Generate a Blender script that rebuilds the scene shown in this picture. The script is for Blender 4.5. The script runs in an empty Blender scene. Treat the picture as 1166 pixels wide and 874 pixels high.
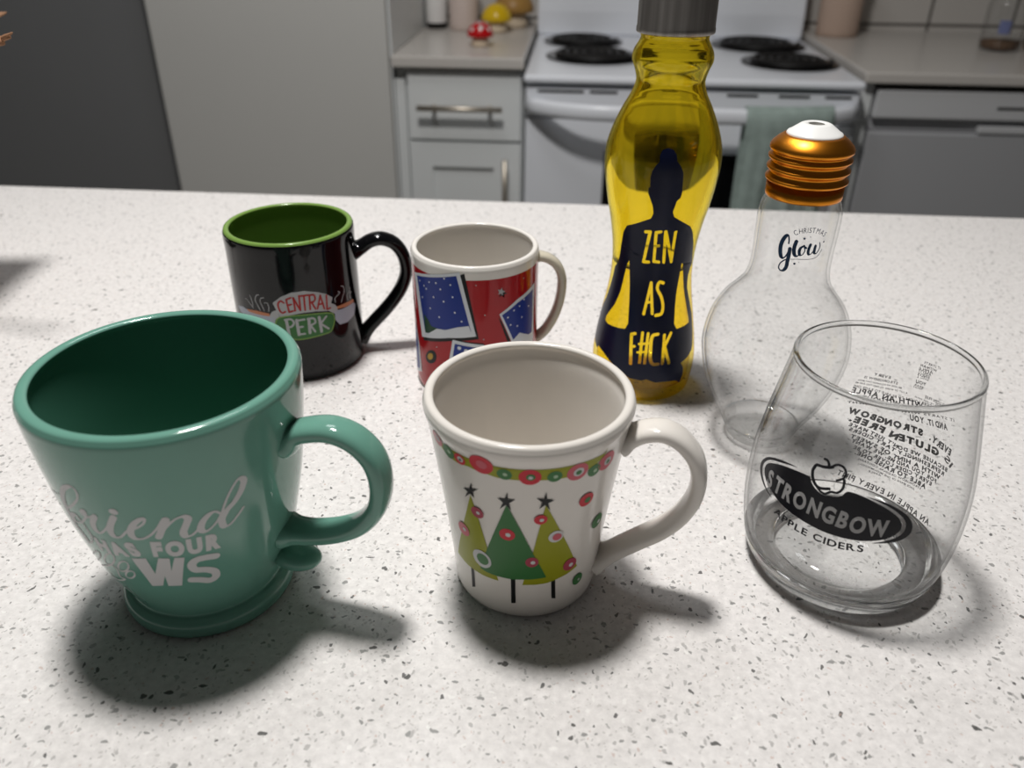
import bpy, bmesh, math, random
from mathutils import Vector, Matrix
from mathutils.geometry import tessellate_polygon

random.seed(4)
SC = bpy.context.scene
COL = SC.collection
R = math.radians
MM = .001

# ------------------------------------------------------------------ camera
cam = bpy.data.cameras.new('camera')
cam_ob = bpy.data.objects.new('camera', cam)
COL.objects.link(cam_ob)
PITCH, ROLL = R(30.605), R(.563)
fwd = Vector((0, math.cos(PITCH), -math.sin(PITCH)))
up0 = Vector((0, math.sin(PITCH), math.cos(PITCH)))
rt0 = Vector((1, 0, 0))
rt = rt0 * math.cos(ROLL) + up0 * math.sin(ROLL)
up = -rt0 * math.sin(ROLL) + up0 * math.cos(ROLL)
cam_ob.matrix_world = Matrix(((rt.x, up.x, -fwd.x, 0), (rt.y, up.y, -fwd.y, 0), (rt.z, up.z, -fwd.z, .276), (0, 0, 0, 1)))
cam.sensor_width = 36
cam.lens = 936 / 1166 * 36
cam.clip_start = .01
cam.dof.use_dof = True
cam.dof.focus_distance = .40
cam.dof.aperture_fstop = 8.5
SC.camera = cam_ob

# ------------------------------------------------------------------ light, exposure
SC.view_settings.view_transform = 'Standard'
SC.view_settings.look = 'None'
SC.view_settings.exposure = 0
SC.view_settings.gamma = 1
SC.view_settings.use_curve_mapping = False
SC.cycles.use_denoising = True
SC.cycles.max_bounces = 14
SC.cycles.transmission_bounces = 14
SC.cycles.transparent_max_bounces = 24
SC.cycles.glossy_bounces = 6
SC.cycles.diffuse_bounces = 4
SC.cycles.sample_clamp_indirect = 4

world = bpy.data.worlds.new('room_ambience')
SC.world = world
world.use_nodes = True
bg = world.node_tree.nodes['Background']
bg.inputs[0].default_value = (1, .985, .96, 1)
bg.inputs[1].default_value = .036

def lamp(name, loc, size, watts, color, target=None, shape='DISK'):
    l = bpy.data.lights.new(name, 'AREA')
    l.shape = shape
    l.size = size
    l.energy = watts
    l.color = color
    l.cycles.is_caustics_light = True
    o = bpy.data.objects.new(name, l)
    COL.objects.link(o)
    o.location = loc
    if target:
        o.rotation_euler = (Vector(target) - Vector(loc)).to_track_quat('-Z', 'Y').to_euler()
    return o
lamp('ceiling_lamp', (-.15, .52, 1.45), .20, 22, (1, .975, .945))
lamp('kitchen_fill', (-.28, 1.12, 1.48), .45, 3.8, (.97, .985, 1))  # added fill that brightens the kitchen units, no fixture seen there

# ------------------------------------------------------------------ helpers
def srgb(r, g, b):
    f = lambda c: (c / 255 / 12.92) if c / 255 <= .04045 else ((c / 255 + .055) / 1.055) ** 2.4
    return (f(r), f(g), f(b), 1)

MATS = {}
def mat(name, col, rough=.5, metal=0, coat=0, trans=0, ior=1.45, bump=None, spec=.36, vary=None):
    m = bpy.data.materials.new(name)
    m.use_nodes = True
    nt = m.node_tree
    p = nt.nodes['Principled BSDF']
    p.inputs['Base Color'].default_value = col
    p.inputs['Roughness'].default_value = rough
    p.inputs['Metallic'].default_value = metal
    p.inputs['Coat Weight'].default_value = coat
    p.inputs['Coat Roughness'].default_value = .04
    p.inputs['Transmission Weight'].default_value = trans
    p.inputs['IOR'].default_value = ior
    if spec is not None:
        p.inputs['Specular IOR Level'].default_value = spec
    tc = nt.nodes.new('ShaderNodeTexCoord')
    if vary:                                   # slight mottling of the glaze or paint: (scale, amount)
        n = nt.nodes.new('ShaderNodeTexNoise'); n.inputs['Scale'].default_value = vary[0]; n.inputs['Detail'].default_value = 5
        mv = nt.nodes.new('ShaderNodeMapping')
        if len(vary) > 2: mv.inputs['Scale'].default_value = vary[2]
        nt.links.new(tc.outputs['Object'], mv.inputs['Vector'])
        nt.links.new(mv.outputs['Vector'], n.inputs['Vector'])
        mx = nt.nodes.new('ShaderNodeMix'); mx.data_type = 'RGBA'
        mx.inputs['A'].default_value = col
        mx.inputs['B'].default_value = (col[0] * (1 - vary[1]), col[1] * (1 - vary[1]), col[2] * (1 - vary[1]), 1)
        nt.links.new(n.outputs['Fac'], mx.inputs['Factor'])
        nt.links.new(mx.outputs['Result'], p.inputs['Base Color'])
    if bump:                                   # (scale, strength, distance, stretch)
        n = nt.nodes.new('ShaderNodeTexNoise'); n.inputs['Scale'].default_value = bump[0]; n.inputs['Detail'].default_value = 4
        mp = nt.nodes.new('ShaderNodeMapping')
        if len(bump) > 3: mp.inputs['Scale'].default_value = bump[3]
        nt.links.new(tc.outputs['Object'], mp.inputs['Vector'])
        nt.links.new(mp.outputs['Vector'], n.inputs['Vector'])
        b = nt.nodes.new('ShaderNodeBump'); b.inputs['Strength'].default_value = bump[1]; b.inputs['Distance'].default_value = bump[2]
        nt.links.new(n.outputs['Fac'], b.inputs['Height'])
        nt.links.new(b.outputs['Normal'], p.inputs['Normal'])
    MATS[name] = m
    return m

def obj(name, bm, mats, parent=None, smooth=True, loc=None, rotz=None, bevel=None):
    me = bpy.data.meshes.new(name)
    bmesh.ops.recalc_face_normals(bm, faces=bm.faces) if not getattr(bm, 'keep', False) and False else None
    bm.to_mesh(me)
    bm.free()
    for m in (mats if isinstance(mats, (list, tuple)) else [mats]):
        me.materials.append(MATS[m])
    me.polygons.foreach_set('use_smooth', [smooth] * len(me.polygons))
    o = bpy.data.objects.new(name, me)
    COL.objects.link(o)
    if parent: o.parent = parent
    if loc: o.location = loc
    if rotz is not None: o.rotation_euler = (0, 0, rotz)
    if bevel:
        b = o.modifiers.new('bevel', 'BEVEL'); b.width = bevel; b.segments = 3; b.limit_method = 'ANGLE'; b.angle_limit = R(40)
        b.harden_normals = False
    return o

def tag(o, label, cat, group=None):
    o['label'] = label; o['category'] = cat
    if group: o['group'] = group
    return o

def thing(name, label, cat, loc=(0, 0, 0), rotz=0, group=None):
    o = bpy.data.objects.new(name, None)
    o.empty_display_size = .02
    COL.objects.link(o)
    o.location = loc; o.rotation_euler = (0, 0, rotz)
    return tag(o, label, cat, group)

def crom(P, n=6):
    P = [Vector(p) for p in P]
    out = []
    for i in range(len(P) - 1):
        p1, p2 = P[i], P[i + 1]
        p0 = P[i - 1] if i else 2 * p1 - p2
        p3 = P[i + 2] if i + 2 < len(P) else 2 * p2 - p1
        d = lambda a, b: max((a - b).length ** .5, 1e-6)
        t0 = 0; t1 = t0 + d(p0, p1); t2 = t1 + d(p1, p2); t3 = t2 + d(p2, p3)
        for k in range(n):
            t = t1 + (t2 - t1) * k / n
            A1 = (t1 - t) / (t1 - t0) * p0 + (t - t0) / (t1 - t0) * p1
            A2 = (t2 - t) / (t2 - t1) * p1 + (t - t1) / (t2 - t1) * p2
            A3 = (t3 - t) / (t3 - t2) * p2 + (t - t2) / (t3 - t2) * p3
            B1 = (t2 - t) / (t2 - t0) * A1 + (t - t0) / (t2 - t0) * A2
            B2 = (t3 - t) / (t3 - t1) * A2 + (t - t1) / (t3 - t1) * A3
            out.append((t2 - t) / (t2 - t1) * B1 + (t - t1) / (t2 - t1) * B2)
    out.append(P[-1])
    return out

def box(bm, x0, x1, y0, y1, z0, z1, mi=0):
    v = [bm.verts.new(p) for p in ((x0, y0, z0), (x1, y0, z0), (x1, y1, z0), (x0, y1, z0), (x0, y0, z1), (x1, y0, z1), (x1, y1, z1), (x0, y1, z1))]
    for f in ((3, 2, 1, 0), (4, 5, 6, 7), (0, 1, 5, 4), (1, 2, 6, 5), (2, 3, 7, 6), (3, 0, 4, 7)):
        bm.faces.new([v[i] for i in f]).material_index = mi

def lathe(prof, seg=96, mi=None, bm=None, scale=MM, centre=(0, 0, 0)):
    """closed or open profile of (r, z); points with r = 0 become a pole. mi(i) gives the material of ring i."""
    bm = bm or bmesh.new()
    c = Vector(centre)
    rings = []
    for r, z in prof:
        if r < 1e-6: rings.append([bm.verts.new(c + Vector((0, 0, z * scale)))])
        else: rings.append([bm.verts.new(c + Vector((r * scale * math.cos(2 * math.pi * k / seg), r * scale * math.sin(2 * math.pi * k / seg), z * scale))) for k in range(seg)])
    for i in range(len(rings) - 1):
        a, b = rings[i], rings[i + 1]
        for k in range(seg):
            k2 = (k + 1) % seg
            if len(a) == 1 and len(b) == 1: continue
            if len(a) == 1: f = bm.faces.new((a[0], b[k2], b[k]))
            elif len(b) == 1: f = bm.faces.new((a[k], a[k2], b[0]))
            else: f = bm.faces.new((a[k], a[k2], b[k2], b[k]))
            f.material_index = mi(i) if mi else 0
    return bm

def sweep(path, dims, bm=None, sect=20, normal=(0, 1, 0), power=2.4, mi=0):
    """tube along a planar path; dims = (thickness in the plane, width across it) per point."""
    bm = bm or bmesh.new()
    n = Vector(normal).normalized()
    P = [Vector(p) for p in path]
    rings = []
    for i, p in enumerate(P):
        t = (P[min(i + 1, len(P) - 1)] - P[max(i - 1, 0)]).normalized()
        b = t.cross(n).normalized()
        th, w = dims[i]
        ring = []
        for k in range(sect):
            a = 2 * math.pi * k / sect
            ca, sa = math.cos(a), math.sin(a)
            ca = math.copysign(abs(ca) ** (2 / power), ca); sa = math.copysign(abs(sa) ** (2 / power), sa)
            ring.append(bm.verts.new(p + b * (ca * th / 2) + n * (sa * w / 2)))
        rings.append(ring)
    for a, b in zip(rings, rings[1:]):
        for k in range(sect):
            bm.faces.new((a[k], a[(k + 1) % sect], b[(k + 1) % sect], b[k])).material_index = mi
    bm.faces.new(rings[0][::-1]).material_index = mi
    bm.faces.new(rings[-1]).material_index = mi
    bmesh.ops.recalc_face_normals(bm, faces=bm.faces)
    return bm

def tube(path, rad, bm=None, sect=10):
    P = [Vector(p) for p in path]
    bm = bm or bmesh.new()
    rings = []
    ref = Vector((0, 0, 1))
    for i, p in enumerate(P):
        t = (P[min(i + 1, len(P) - 1)] - P[max(i - 1, 0)]).normalized()
        u = t.cross(ref)
        u = (u if u.length > 1e-3 else t.cross(Vector((1, 0, 0)))).normalized()
        v = t.cross(u)
        r = rad[i] if isinstance(rad, (list, tuple)) else rad
        rings.append([bm.verts.new(p + u * r * math.cos(2 * math.pi * k / sect) + v * r * math.sin(2 * math.pi * k / sect)) for k in range(sect)])
    for a, b in zip(rings, rings[1:]):
        for k in range(sect): bm.faces.new((a[k], a[(k + 1) % sect], b[(k + 1) % sect], b[k]))
    bm.faces.new(rings[0][::-1]); bm.faces.new(rings[-1])
    bmesh.ops.recalc_face_normals(bm, faces=bm.faces)
    return bm

def ellipsoid(bm, c, rx, ry, rz, seg=24, rings=14, mi=0):
    r = bmesh.ops.create_uvsphere(bm, u_segments=seg, v_segments=rings, radius=1)
    for v in r['verts']: v.co = Vector((v.co.x * rx, v.co.y * ry, v.co.z * rz)) + Vector(c)
    for f in bm.faces:
        if all(v in set(r['verts']) for v in f.verts): f.material_index = mi

# ------------------------------------------------------------------ printing on surfaces of revolution
def dense(prof): return [(p.x, p.y) for p in crom(prof, 8)]

class Print:
    """flat shapes (x along the girth, y = height, both mm) laid on the wall of a vessel."""
    def __init__(s, prof, mats, rref):
        s.prof = dense(prof); s.mats = mats; s.r = rref; s.bm = bmesh.new()
    def rad(s, z):
        pr = s.prof
        if z <= pr[0][1]: return pr[0][0], 0
        for (r0, z0), (r1, z1) in zip(pr, pr[1:]):
            if z0 <= z <= z1 and z1 > z0:
                return r0 + (r1 - r0) * (z - z0) / (z1 - z0), (r1 - r0) / (z1 - z0)
        return pr[-1][0], 0
    def flat(s, pts): return [Vector((R(t) * s.r, z)) for t, z in pts]
    def add(s, verts, tris, m, off):
        b = bmesh.new()
        vs = [b.verts.new((v[0], v[1], 0)) for v in verts]
        for t in tris:
            try: b.faces.new([vs[i] for i in t])
            except ValueError: pass
        for _ in range(5):
            e = [x for x in b.edges if x.calc_length() > 3.0]
            if not e: break
            bmesh.ops.subdivide_edges(b, edges=e, cuts=1)
            bmesh.ops.triangulate(b, faces=b.faces)
        mi = s.mats.index(m)
        o = .12 + off
        mp = {}
        for v in b.verts:
            r, k = s.rad(v.co.y)
            l = math.hypot(1, k)
            a = v.co.x / s.r
            rr = (r + o / l); z = v.co.y - o * k / l
            mp[v] = s.bm.verts.new((rr * math.cos(a) * MM, rr * math.sin(a) * MM, z * MM))
        for f in b.faces:
            vv = [mp[v] for v in f.verts]
            c = sum((v.co for v in vv), Vector()) / len(vv)
            nn = (vv[1].co - vv[0].co).cross(vv[2].co - vv[0].co)
            if nn.dot(Vector((c.x, c.y, 0))) < 0: vv.reverse()
            s.bm.faces.new(vv).material_index = mi
        b.free()
    def cut(s, loops, m, off, strokes):
        """a filled shape with lettering left out of the ink."""
        seg = []
        for a, pts in strokes:
            P = s.flat(pts)
            seg += [(p, q, a[0] / 2) for p, q in zip(P, P[1:])]
        def dist(c):
            best = 9
            for p, q, w in seg:
                if abs(p.y - c.y) > 20: continue
                d = q - p
                t = max(0, min(1, (c - p).dot(d) / max(d.length_squared, 1e-9)))
                best = min(best, (p + d * t - c).length - w)
            return best
        lp = [[Vector((p.x, p.y, 0)) for p in s.flat(l)] for l in loops]
        b = bmesh.new()
        vs = [b.verts.new(p) for l in lp for p in l]
        for t in tessellate_polygon(lp):
            try: b.faces.new([vs[i] for i in t])
            except ValueError: pass
        for lim, near in ((3, 99), (3, 99), (3, 99), (3, 99), (3, 99), (1.5, 1.6), (.8, .9), (.4, .45), (.22, .25)):
            e = [x for x in b.edges if x.calc_length() > lim and (near > 50 or abs(dist(((x.verts[0].co + x.verts[1].co) / 2).to_2d())) < near + x.calc_length() / 2)]
            if e:
                bmesh.ops.subdivide_edges(b, edges=e, cuts=1)
                bmesh.ops.triangulate(b, faces=b.faces)
        kill = [f for f in b.faces if dist(f.calc_center_median().to_2d()) < 0]
        bmesh.ops.delete(b, geom=kill, context='FACES')
        b.verts.index_update()
        s.add([v.co.to_2d() for v in b.verts], [[v.index for v in f.verts] for f in b.faces], m, off)
        b.free()
    def poly(s, loops, m, off):
        loops = [[Vector((p.x, p.y, 0)) for p in s.flat(l)] for l in loops]
        flat = [p for l in loops for p in l]
        s.add(flat, tessellate_polygon(loops), m, off)
    def disc(s, c, r, m, off, n=20):
        c = s.flat([c])[0]
        s.add([c] + [c + Vector((r * math.cos(2 * math.pi * k / n), r * math.sin(2 * math.pi * k / n))) for k in range(n)],
              [(0, 1 + k, 1 + (k + 1) % n) for k in range(n)], m, off)
    def stroke(s, pts, w, m, off, cal):
        P = s.flat(pts)
        n = len(P)
        T = [(P[min(i + 1, n - 1)] - P[max(i - 1, 0)]) for i in range(n)]
        T = [t.normalized() if t.length > 1e-6 else Vector((1, 0)) for t in T]
        W = [w * (.36 + .64 * max(0, -t.y)) if cal else w for t in T]
        for _ in range(2): W = [(W[max(i - 1, 0)] + 2 * W[i] + W[min(i + 1, n - 1)]) / 4 for i in range(n)]
        V, F = [], []
        for p, q, wa, wb in zip(P, P[1:], W, W[1:]):
            d = q - p
            if d.length < 1e-6: continue
            d.normalize(); nn = Vector((-d.y, d.x))
            k = len(V)
            V += [p + nn * wa / 2, p - nn * wa / 2, q - nn * wb / 2, q + nn * wb / 2]
            F += [(k, k + 1, k + 2), (k, k + 2, k + 3)]
        for p, wa in zip(P, W):
            k = len(V)
            V += [p] + [p + Vector((math.cos(2 * math.pi * j / 12), math.sin(2 * math.pi * j / 12))) * wa / 2 for j in range(12)]
            F += [(k, k + 1 + j, k + 1 + (j + 1) % 12) for j in range(12)]
        s.add(V, F, m, off)
    def text(s, txt, pts, h, m, off, bold):
        P = s.flat(pts)
        L = [0]
        for a, b in zip(P, P[1:]): L.append(L[-1] + (b - a).length)
        gl = [glyph(c, bold) for c in txt]
        k = h / CAP
        gap = .13
        tot = sum(g[2] for g in gl) + gap * (len(gl) - 1)
        sx = L[-1] / tot                                   # letters spread to fill the baseline
        x = 0
        for g in gl:
            mid = (x + g[2] / 2) * sx
            i = max(j for j in range(len(L) - 1) if L[j] <= mid + 1e-9) if mid > 0 else 0
            d = (P[i + 1] - P[i]).normalized()
            c = P[i] + d * (mid - L[i])
            nn = Vector((-d.y, d.x))
            kx = min(sx, k * 1.9)
            if g[0]: s.add([c + d * ((v[0] - g[2] / 2) * kx) + nn * (v[1] * k) for v in g[0]], g[1], m, off)
            x += g[2] + gap
    def build(s, name, parent): return obj(name, s.bm, s.mats, parent, smooth=True)

GLY = {}
def glyph(c, bold):
    if (c, bold) in GLY: return GLY[c, bold]
    if c == ' ':
        GLY[c, bold] = ([], [], .22); return GLY[c, bold]
    cu = bpy.data.curves.new('glyph', 'FONT'); cu.body = c; cu.offset = bold; cu.resolution_u = 4
    o = bpy.data.objects.new('glyph', cu); COL.objects.link(o)
    bpy.context.view_layer.update()
    me = bpy.data.meshes.new_from_object(o.evaluated_get(bpy.context.evaluated_depsgraph_get()))
    x0 = min(v.co.x for v in me.vertices); x1 = max(v.co.x for v in me.vertices)
    V = [(v.co.x - x0, v.co.y) for v in me.vertices]
    F = []
    for p in me.polygons:
        q = list(p.vertices)
        F += [(q[0], q[i], q[i + 1]) for i in range(1, len(q) - 1)]
    bpy.data.objects.remove(o); bpy.data.curves.remove(cu); bpy.data.meshes.remove(me)
    GLY[c, bold] = (V, F, x1 - x0)
    return GLY[c, bold]
CAP = max(v[1] for v in glyph('H', 0.0)[0])

def print_on(vessel, root, prof, rref):
    parts = {}
    for d in DECALS:
        if d[0] == vessel: parts.setdefault(d[1], []).append(d)
    out = {}
    for part, ds in parts.items():
        mats = []
        for d in ds:
            if d[2] not in mats and d[2] != 'yellow_print': mats.append(d[2])
        pr = Print(prof, mats, rref)
        cutters = [(a, pts) for _, _, m, kind, a, pts in ds if m == 'yellow_print']
        for _, _, m, kind, a, pts in ds:
            if m == 'yellow_print': continue
            if kind == 'H' and cutters: pr.cut(pts, m, a, cutters)
            elif kind == 'P': pr.poly([pts], m, a)
            elif kind == 'H': pr.poly(pts, m, a)
            elif kind in 'SC': pr.stroke(pts, a[0], m, a[1], kind == 'C')
            elif kind == 'D': pr.disc(pts[0], a[0], m, a[1])
            elif kind == 'T': pr.text(a[0], pts, a[1], m, a[2], a[3])
        out[part] = pr.build(part, root)
    return out
DECALS = [
('green','script_lettering','print_white','C',(1.0,0),[(-139.86,79.16),(-139.92,78.52),(-139.96,77.87),(-136.97,78.96),(-134.39,79.85),(-132.48,80.41),(-130.92,80.88),(-129.48,81.32),(-128.22,81.67),(-127.06,81.98),(-125.98,82.22)]),
('green','script_lettering','print_white','C',(1.6,0),[(-139.75,75.69),(-139.74,74.96),(-139.71,74.21),(-139.78,73.42),(-139.67,72.75),(-139.67,72.05),(-139.65,71.5),(-139.55,71.04),(-139.55,70.52),(-136.97,71.51),(-134.97,72.17)]),
('green','script_lettering','print_white','C',(2.7,0),[(-124.37,75.77),(-122.48,76.98),(-120.76,78.06),(-119.22,79.03),(-117.82,79.99),(-116.55,80.95),(-115.27,82.04),(-114.11,83.13),(-113.08,84.2),(-112.19,85.25),(-111.53,86.21),(-111.12,87.11),(-110.87,88.0),(-110.75,88.86),(-110.81,89.58),(-111.01,90.14),(-111.24,90.54),(-111.57,90.88),(-111.98,91.14),(-112.53,91.23),(-113.13,91.19),(-113.87,90.97),(-114.84,90.54),(-115.86,89.98),(-116.84,89.38),(-117.84,88.65),(-118.68,87.92),(-119.55,87.05),(-120.37,86.14),(-121.15,85.18),(-121.91,84.2),(-122.8,82.87),(-123.62,81.45),(-124.2,80.09),(-124.75,78.71),(-125.3,77.34),(-125.71,75.96),(-125.9,74.67),(-126.07,73.36),(-126.05,72.17),(-126.12,70.93),(-126.1,69.75),(-126.06,68.57),(-125.93,67.44),(-125.79,66.33),(-125.56,65.29),(-125.27,64.35),(-124.89,63.48),(-124.41,62.68),(-123.94,61.9),(-123.67,61.01),(-123.54,60.11),(-123.76,58.94),(-123.81,57.92),(-123.59,57.24),(-122.94,57.1),(-122.34,57.31),(-121.58,57.67),(-120.85,58.07),(-120.08,58.57),(-119.45,59.05),(-118.57,59.92),(-117.83,60.92),(-117.18,62.0),(-116.67,63.05),(-116.33,63.96),(-116.19,64.9),(-116.2,65.81),(-116.5,66.57),(-116.72,67.39),(-116.94,68.21),(-117.16,69.06),(-117.32,69.99),(-117.55,70.85),(-117.86,71.64),(-118.14,72.38),(-118.5,72.91),(-118.88,73.46),(-119.31,73.91),(-119.86,74.16),(-120.48,74.16),(-121.04,73.94),(-121.58,73.69),(-122.27,73.3),(-122.83,72.92),(-123.27,72.56),(-123.83,71.88),(-123.99,71.22),(-123.97,70.55),(-123.76,70.0),(-123.42,69.63),(-122.94,69.45),(-122.36,69.33),(-121.6,69.36),(-120.8,69.5),(-119.87,69.83),(-118.93,70.31),(-117.93,70.91),(-116.98,71.56),(-116.06,72.25),(-115.18,72.97),(-114.35,73.75),(-113.56,74.58),(-112.9,75.39),(-112.28,76.21),(-111.85,76.91),(-111.63,77.49),(-111.53,78.05),(-111.46,78.6),(-111.52,78.98),(-111.7,79.15),(-111.96,79.08),(-112.3,78.92),(-112.7,78.67),(-113.06,78.39),(-113.3,78.14),(-113.46,77.65),(-113.35,77.07),(-113.07,76.49),(-112.62,76.06),(-112.16,75.8),(-111.66,75.81),(-111.02,75.99),(-110.38,76.2),(-109.69,76.49),(-109.08,76.73),(-108.59,76.94),(-108.03,77.24),(-107.49,77.53),(-107.11,77.69),(-106.91,77.67),(-107.04,77.3),(-107.62,76.55),(-108.45,75.57),(-109.25,74.57),(-109.84,73.68),(-110.26,72.82),(-110.55,71.99),(-110.72,71.2),(-110.86,70.42),(-110.84,69.78),(-110.7,69.2),(-110.43,68.66),(-110.07,68.21),(-109.58,67.95),(-108.99,67.92),(-108.24,68.21),(-107.37,68.72),(-106.39,69.42),(-105.45,70.18),(-104.6,70.91),(-103.48,71.99),(-102.37,73.24),(-101.36,74.48),(-100.3,75.79),(-99.3,77.02)]),
('green','script_lettering','print_white','C',(2.7,0),[(-97.57,78.71),(-98.16,77.87),(-98.82,76.98),(-99.47,76.08),(-100.1,75.18),(-100.67,74.26),(-101.14,73.4),(-101.58,72.52),(-101.92,71.7),(-102.22,70.88),(-102.4,70.14),(-102.41,69.54),(-102.37,68.95),(-102.16,68.48),(-101.93,68.05),(-101.57,67.77),(-101.1,67.59),(-100.53,67.49),(-99.89,67.5),(-99.21,67.62),(-98.57,67.82),(-97.69,68.4),(-96.82,69.18),(-95.92,70.08),(-95.0,70.96),(-94.13,71.63),(-93.14,72.17),(-92.18,72.52),(-91.26,72.77),(-90.3,73.1),(-89.4,73.5),(-88.56,73.96),(-87.71,74.44),(-86.86,75.02),(-86.16,75.57),(-85.64,76.12),(-85.31,76.64),(-85.07,77.15),(-84.89,77.66),(-84.77,78.15),(-84.84,78.38),(-85.08,78.49),(-85.48,78.47),(-86.03,78.28),(-86.63,78.0),(-87.19,77.69),(-87.84,77.29),(-88.51,76.83),(-89.25,76.22),(-89.95,75.57),(-90.57,74.88),(-91.14,74.16),(-91.66,73.4),(-92.18,72.55),(-92.58,71.75),(-92.83,71.01),(-92.94,70.35),(-92.97,69.67),(-92.89,69.05),(-92.7,68.51),(-92.43,68.08),(-91.96,67.79),(-91.41,67.53),(-90.72,67.44),(-90.02,67.39),(-89.3,67.45),(-88.5,67.63),(-87.69,67.87),(-86.8,68.28),(-85.94,68.75),(-85.15,69.19),(-84.27,69.82),(-83.39,70.57),(-82.54,71.38),(-81.72,72.2),(-80.96,72.98),(-80.16,73.96),(-79.37,75.02),(-78.62,76.07),(-77.96,76.88),(-77.44,77.27),(-77.24,77.25),(-77.04,77.18),(-76.88,77.02),(-76.76,76.83),(-76.69,76.64),(-76.82,76.12),(-77.21,75.39),(-77.74,74.57),(-78.31,73.72),(-78.84,72.88),(-79.35,72.01),(-79.9,71.05),(-80.46,70.09),(-81.06,69.06),(-81.63,68.1)]),
('green','script_lettering','print_white','C',(2.7,0),[(-81.45,68.23),(-80.54,69.29),(-79.67,70.3),(-78.81,71.31),(-77.94,72.29),(-77.1,73.11),(-76.27,73.89),(-75.42,74.65),(-74.58,75.32),(-73.76,75.88),(-72.93,76.37),(-72.19,76.68),(-71.43,76.89),(-70.69,77.05),(-70.0,77.09),(-69.42,76.99),(-69.05,76.8),(-68.71,76.51),(-68.41,76.18),(-68.19,75.78),(-68.08,75.42),(-68.17,74.79),(-68.46,74.11),(-68.87,73.41),(-69.31,72.65),(-69.7,71.97),(-70.05,71.32),(-70.45,70.67),(-70.83,70.02),(-71.13,69.38),(-71.3,68.8),(-71.34,68.27),(-71.32,67.73),(-71.24,67.19),(-71.09,66.75),(-70.86,66.44),(-70.46,66.23),(-69.93,66.16),(-69.33,66.15),(-68.69,66.32),(-68.08,66.46),(-67.35,66.89),(-66.6,67.41),(-65.85,68.05),(-65.1,68.71),(-64.37,69.28)]),
('green','script_lettering','print_white','C',(2.7,0),[(-54.83,73.17),(-55.26,73.64),(-55.67,74.13),(-56.09,74.61),(-56.51,74.98),(-56.97,75.21),(-57.6,75.28),(-58.28,75.17),(-58.99,74.93),(-59.69,74.58),(-60.34,74.15),(-61.02,73.66),(-61.71,73.04),(-62.36,72.32),(-62.93,71.53),(-63.38,70.8),(-63.64,70.23),(-63.87,69.58),(-64.03,68.99),(-64.11,68.43),(-64.06,67.91),(-63.89,67.51),(-63.61,67.19),(-63.25,66.84),(-62.86,66.65),(-62.46,66.46),(-61.84,66.48),(-61.14,66.74),(-60.39,67.08),(-59.64,67.54),(-58.92,68.03),(-58.09,68.67),(-57.26,69.45),(-56.46,70.35),(-55.69,71.29),(-54.98,72.25),(-54.33,73.27),(-53.76,74.39),(-53.23,75.6),(-52.68,76.75),(-52.07,77.9),(-51.35,79.19),(-50.57,80.44),(-49.76,81.69),(-48.94,82.83),(-48.12,83.83),(-47.43,84.63),(-46.7,85.37),(-45.98,86.06),(-45.28,86.49),(-44.64,86.6),(-44.26,86.48),(-43.85,86.22),(-43.48,85.92),(-43.15,85.51),(-42.95,85.14),(-42.86,84.47),(-43.03,83.76),(-43.31,82.92),(-43.71,82.12),(-44.08,81.28),(-44.69,80.29),(-45.43,79.27),(-46.26,78.25),(-47.15,77.32),(-48.03,76.45),(-48.87,75.76),(-49.78,75.19),(-50.69,74.64),(-51.54,74.02),(-52.31,73.36),(-52.93,72.59),(-53.56,71.86),(-54.11,71.05),(-54.56,70.24),(-54.81,69.38),(-54.88,68.68),(-54.87,67.89),(-54.79,67.18),(-54.61,66.53),(-54.35,66.04),(-53.98,65.73),(-53.52,65.63),(-52.98,65.59),(-52.41,65.6),(-51.87,65.71),(-51.15,66.0),(-50.41,66.45),(-49.63,66.98),(-48.88,67.6),(-48.16,68.22),(-47.41,68.85),(-46.66,69.52),(-45.93,70.21),(-45.19,70.9),(-44.46,71.59)]),
('green','script_lettering','print_white','D',(1.6,0),[(-96.52,81.73)]),
('green', 'block_lettering', 'print_white', 'T',('HAS', 6.8, 0, 0.075), [(-115.93, 56.49),(-107.51, 56.1),(-99.09, 56.81),(-92.16, 58.01)]),
('green', 'block_lettering', 'print_white', 'T',('FOUR', 7.4, 0, 0.075), [(-87.25, 57.6),(-76.36, 56.74),(-64.69, 56.21),(-57.09, 55.59)]),
('green','block_lettering','print_white','P',0,[(-98.66,55.21),(-91.35,55.92),(-90.47,45.67),(-85.52,55.83),(-80.54,55.32),(-82.08,47.17),(-78.43,55.27),(-74.04,54.55),(-79.84,37.03),(-86.78,37.4),(-86.25,44.31),(-89.43,37.75),(-95.57,37.13)]),
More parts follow.
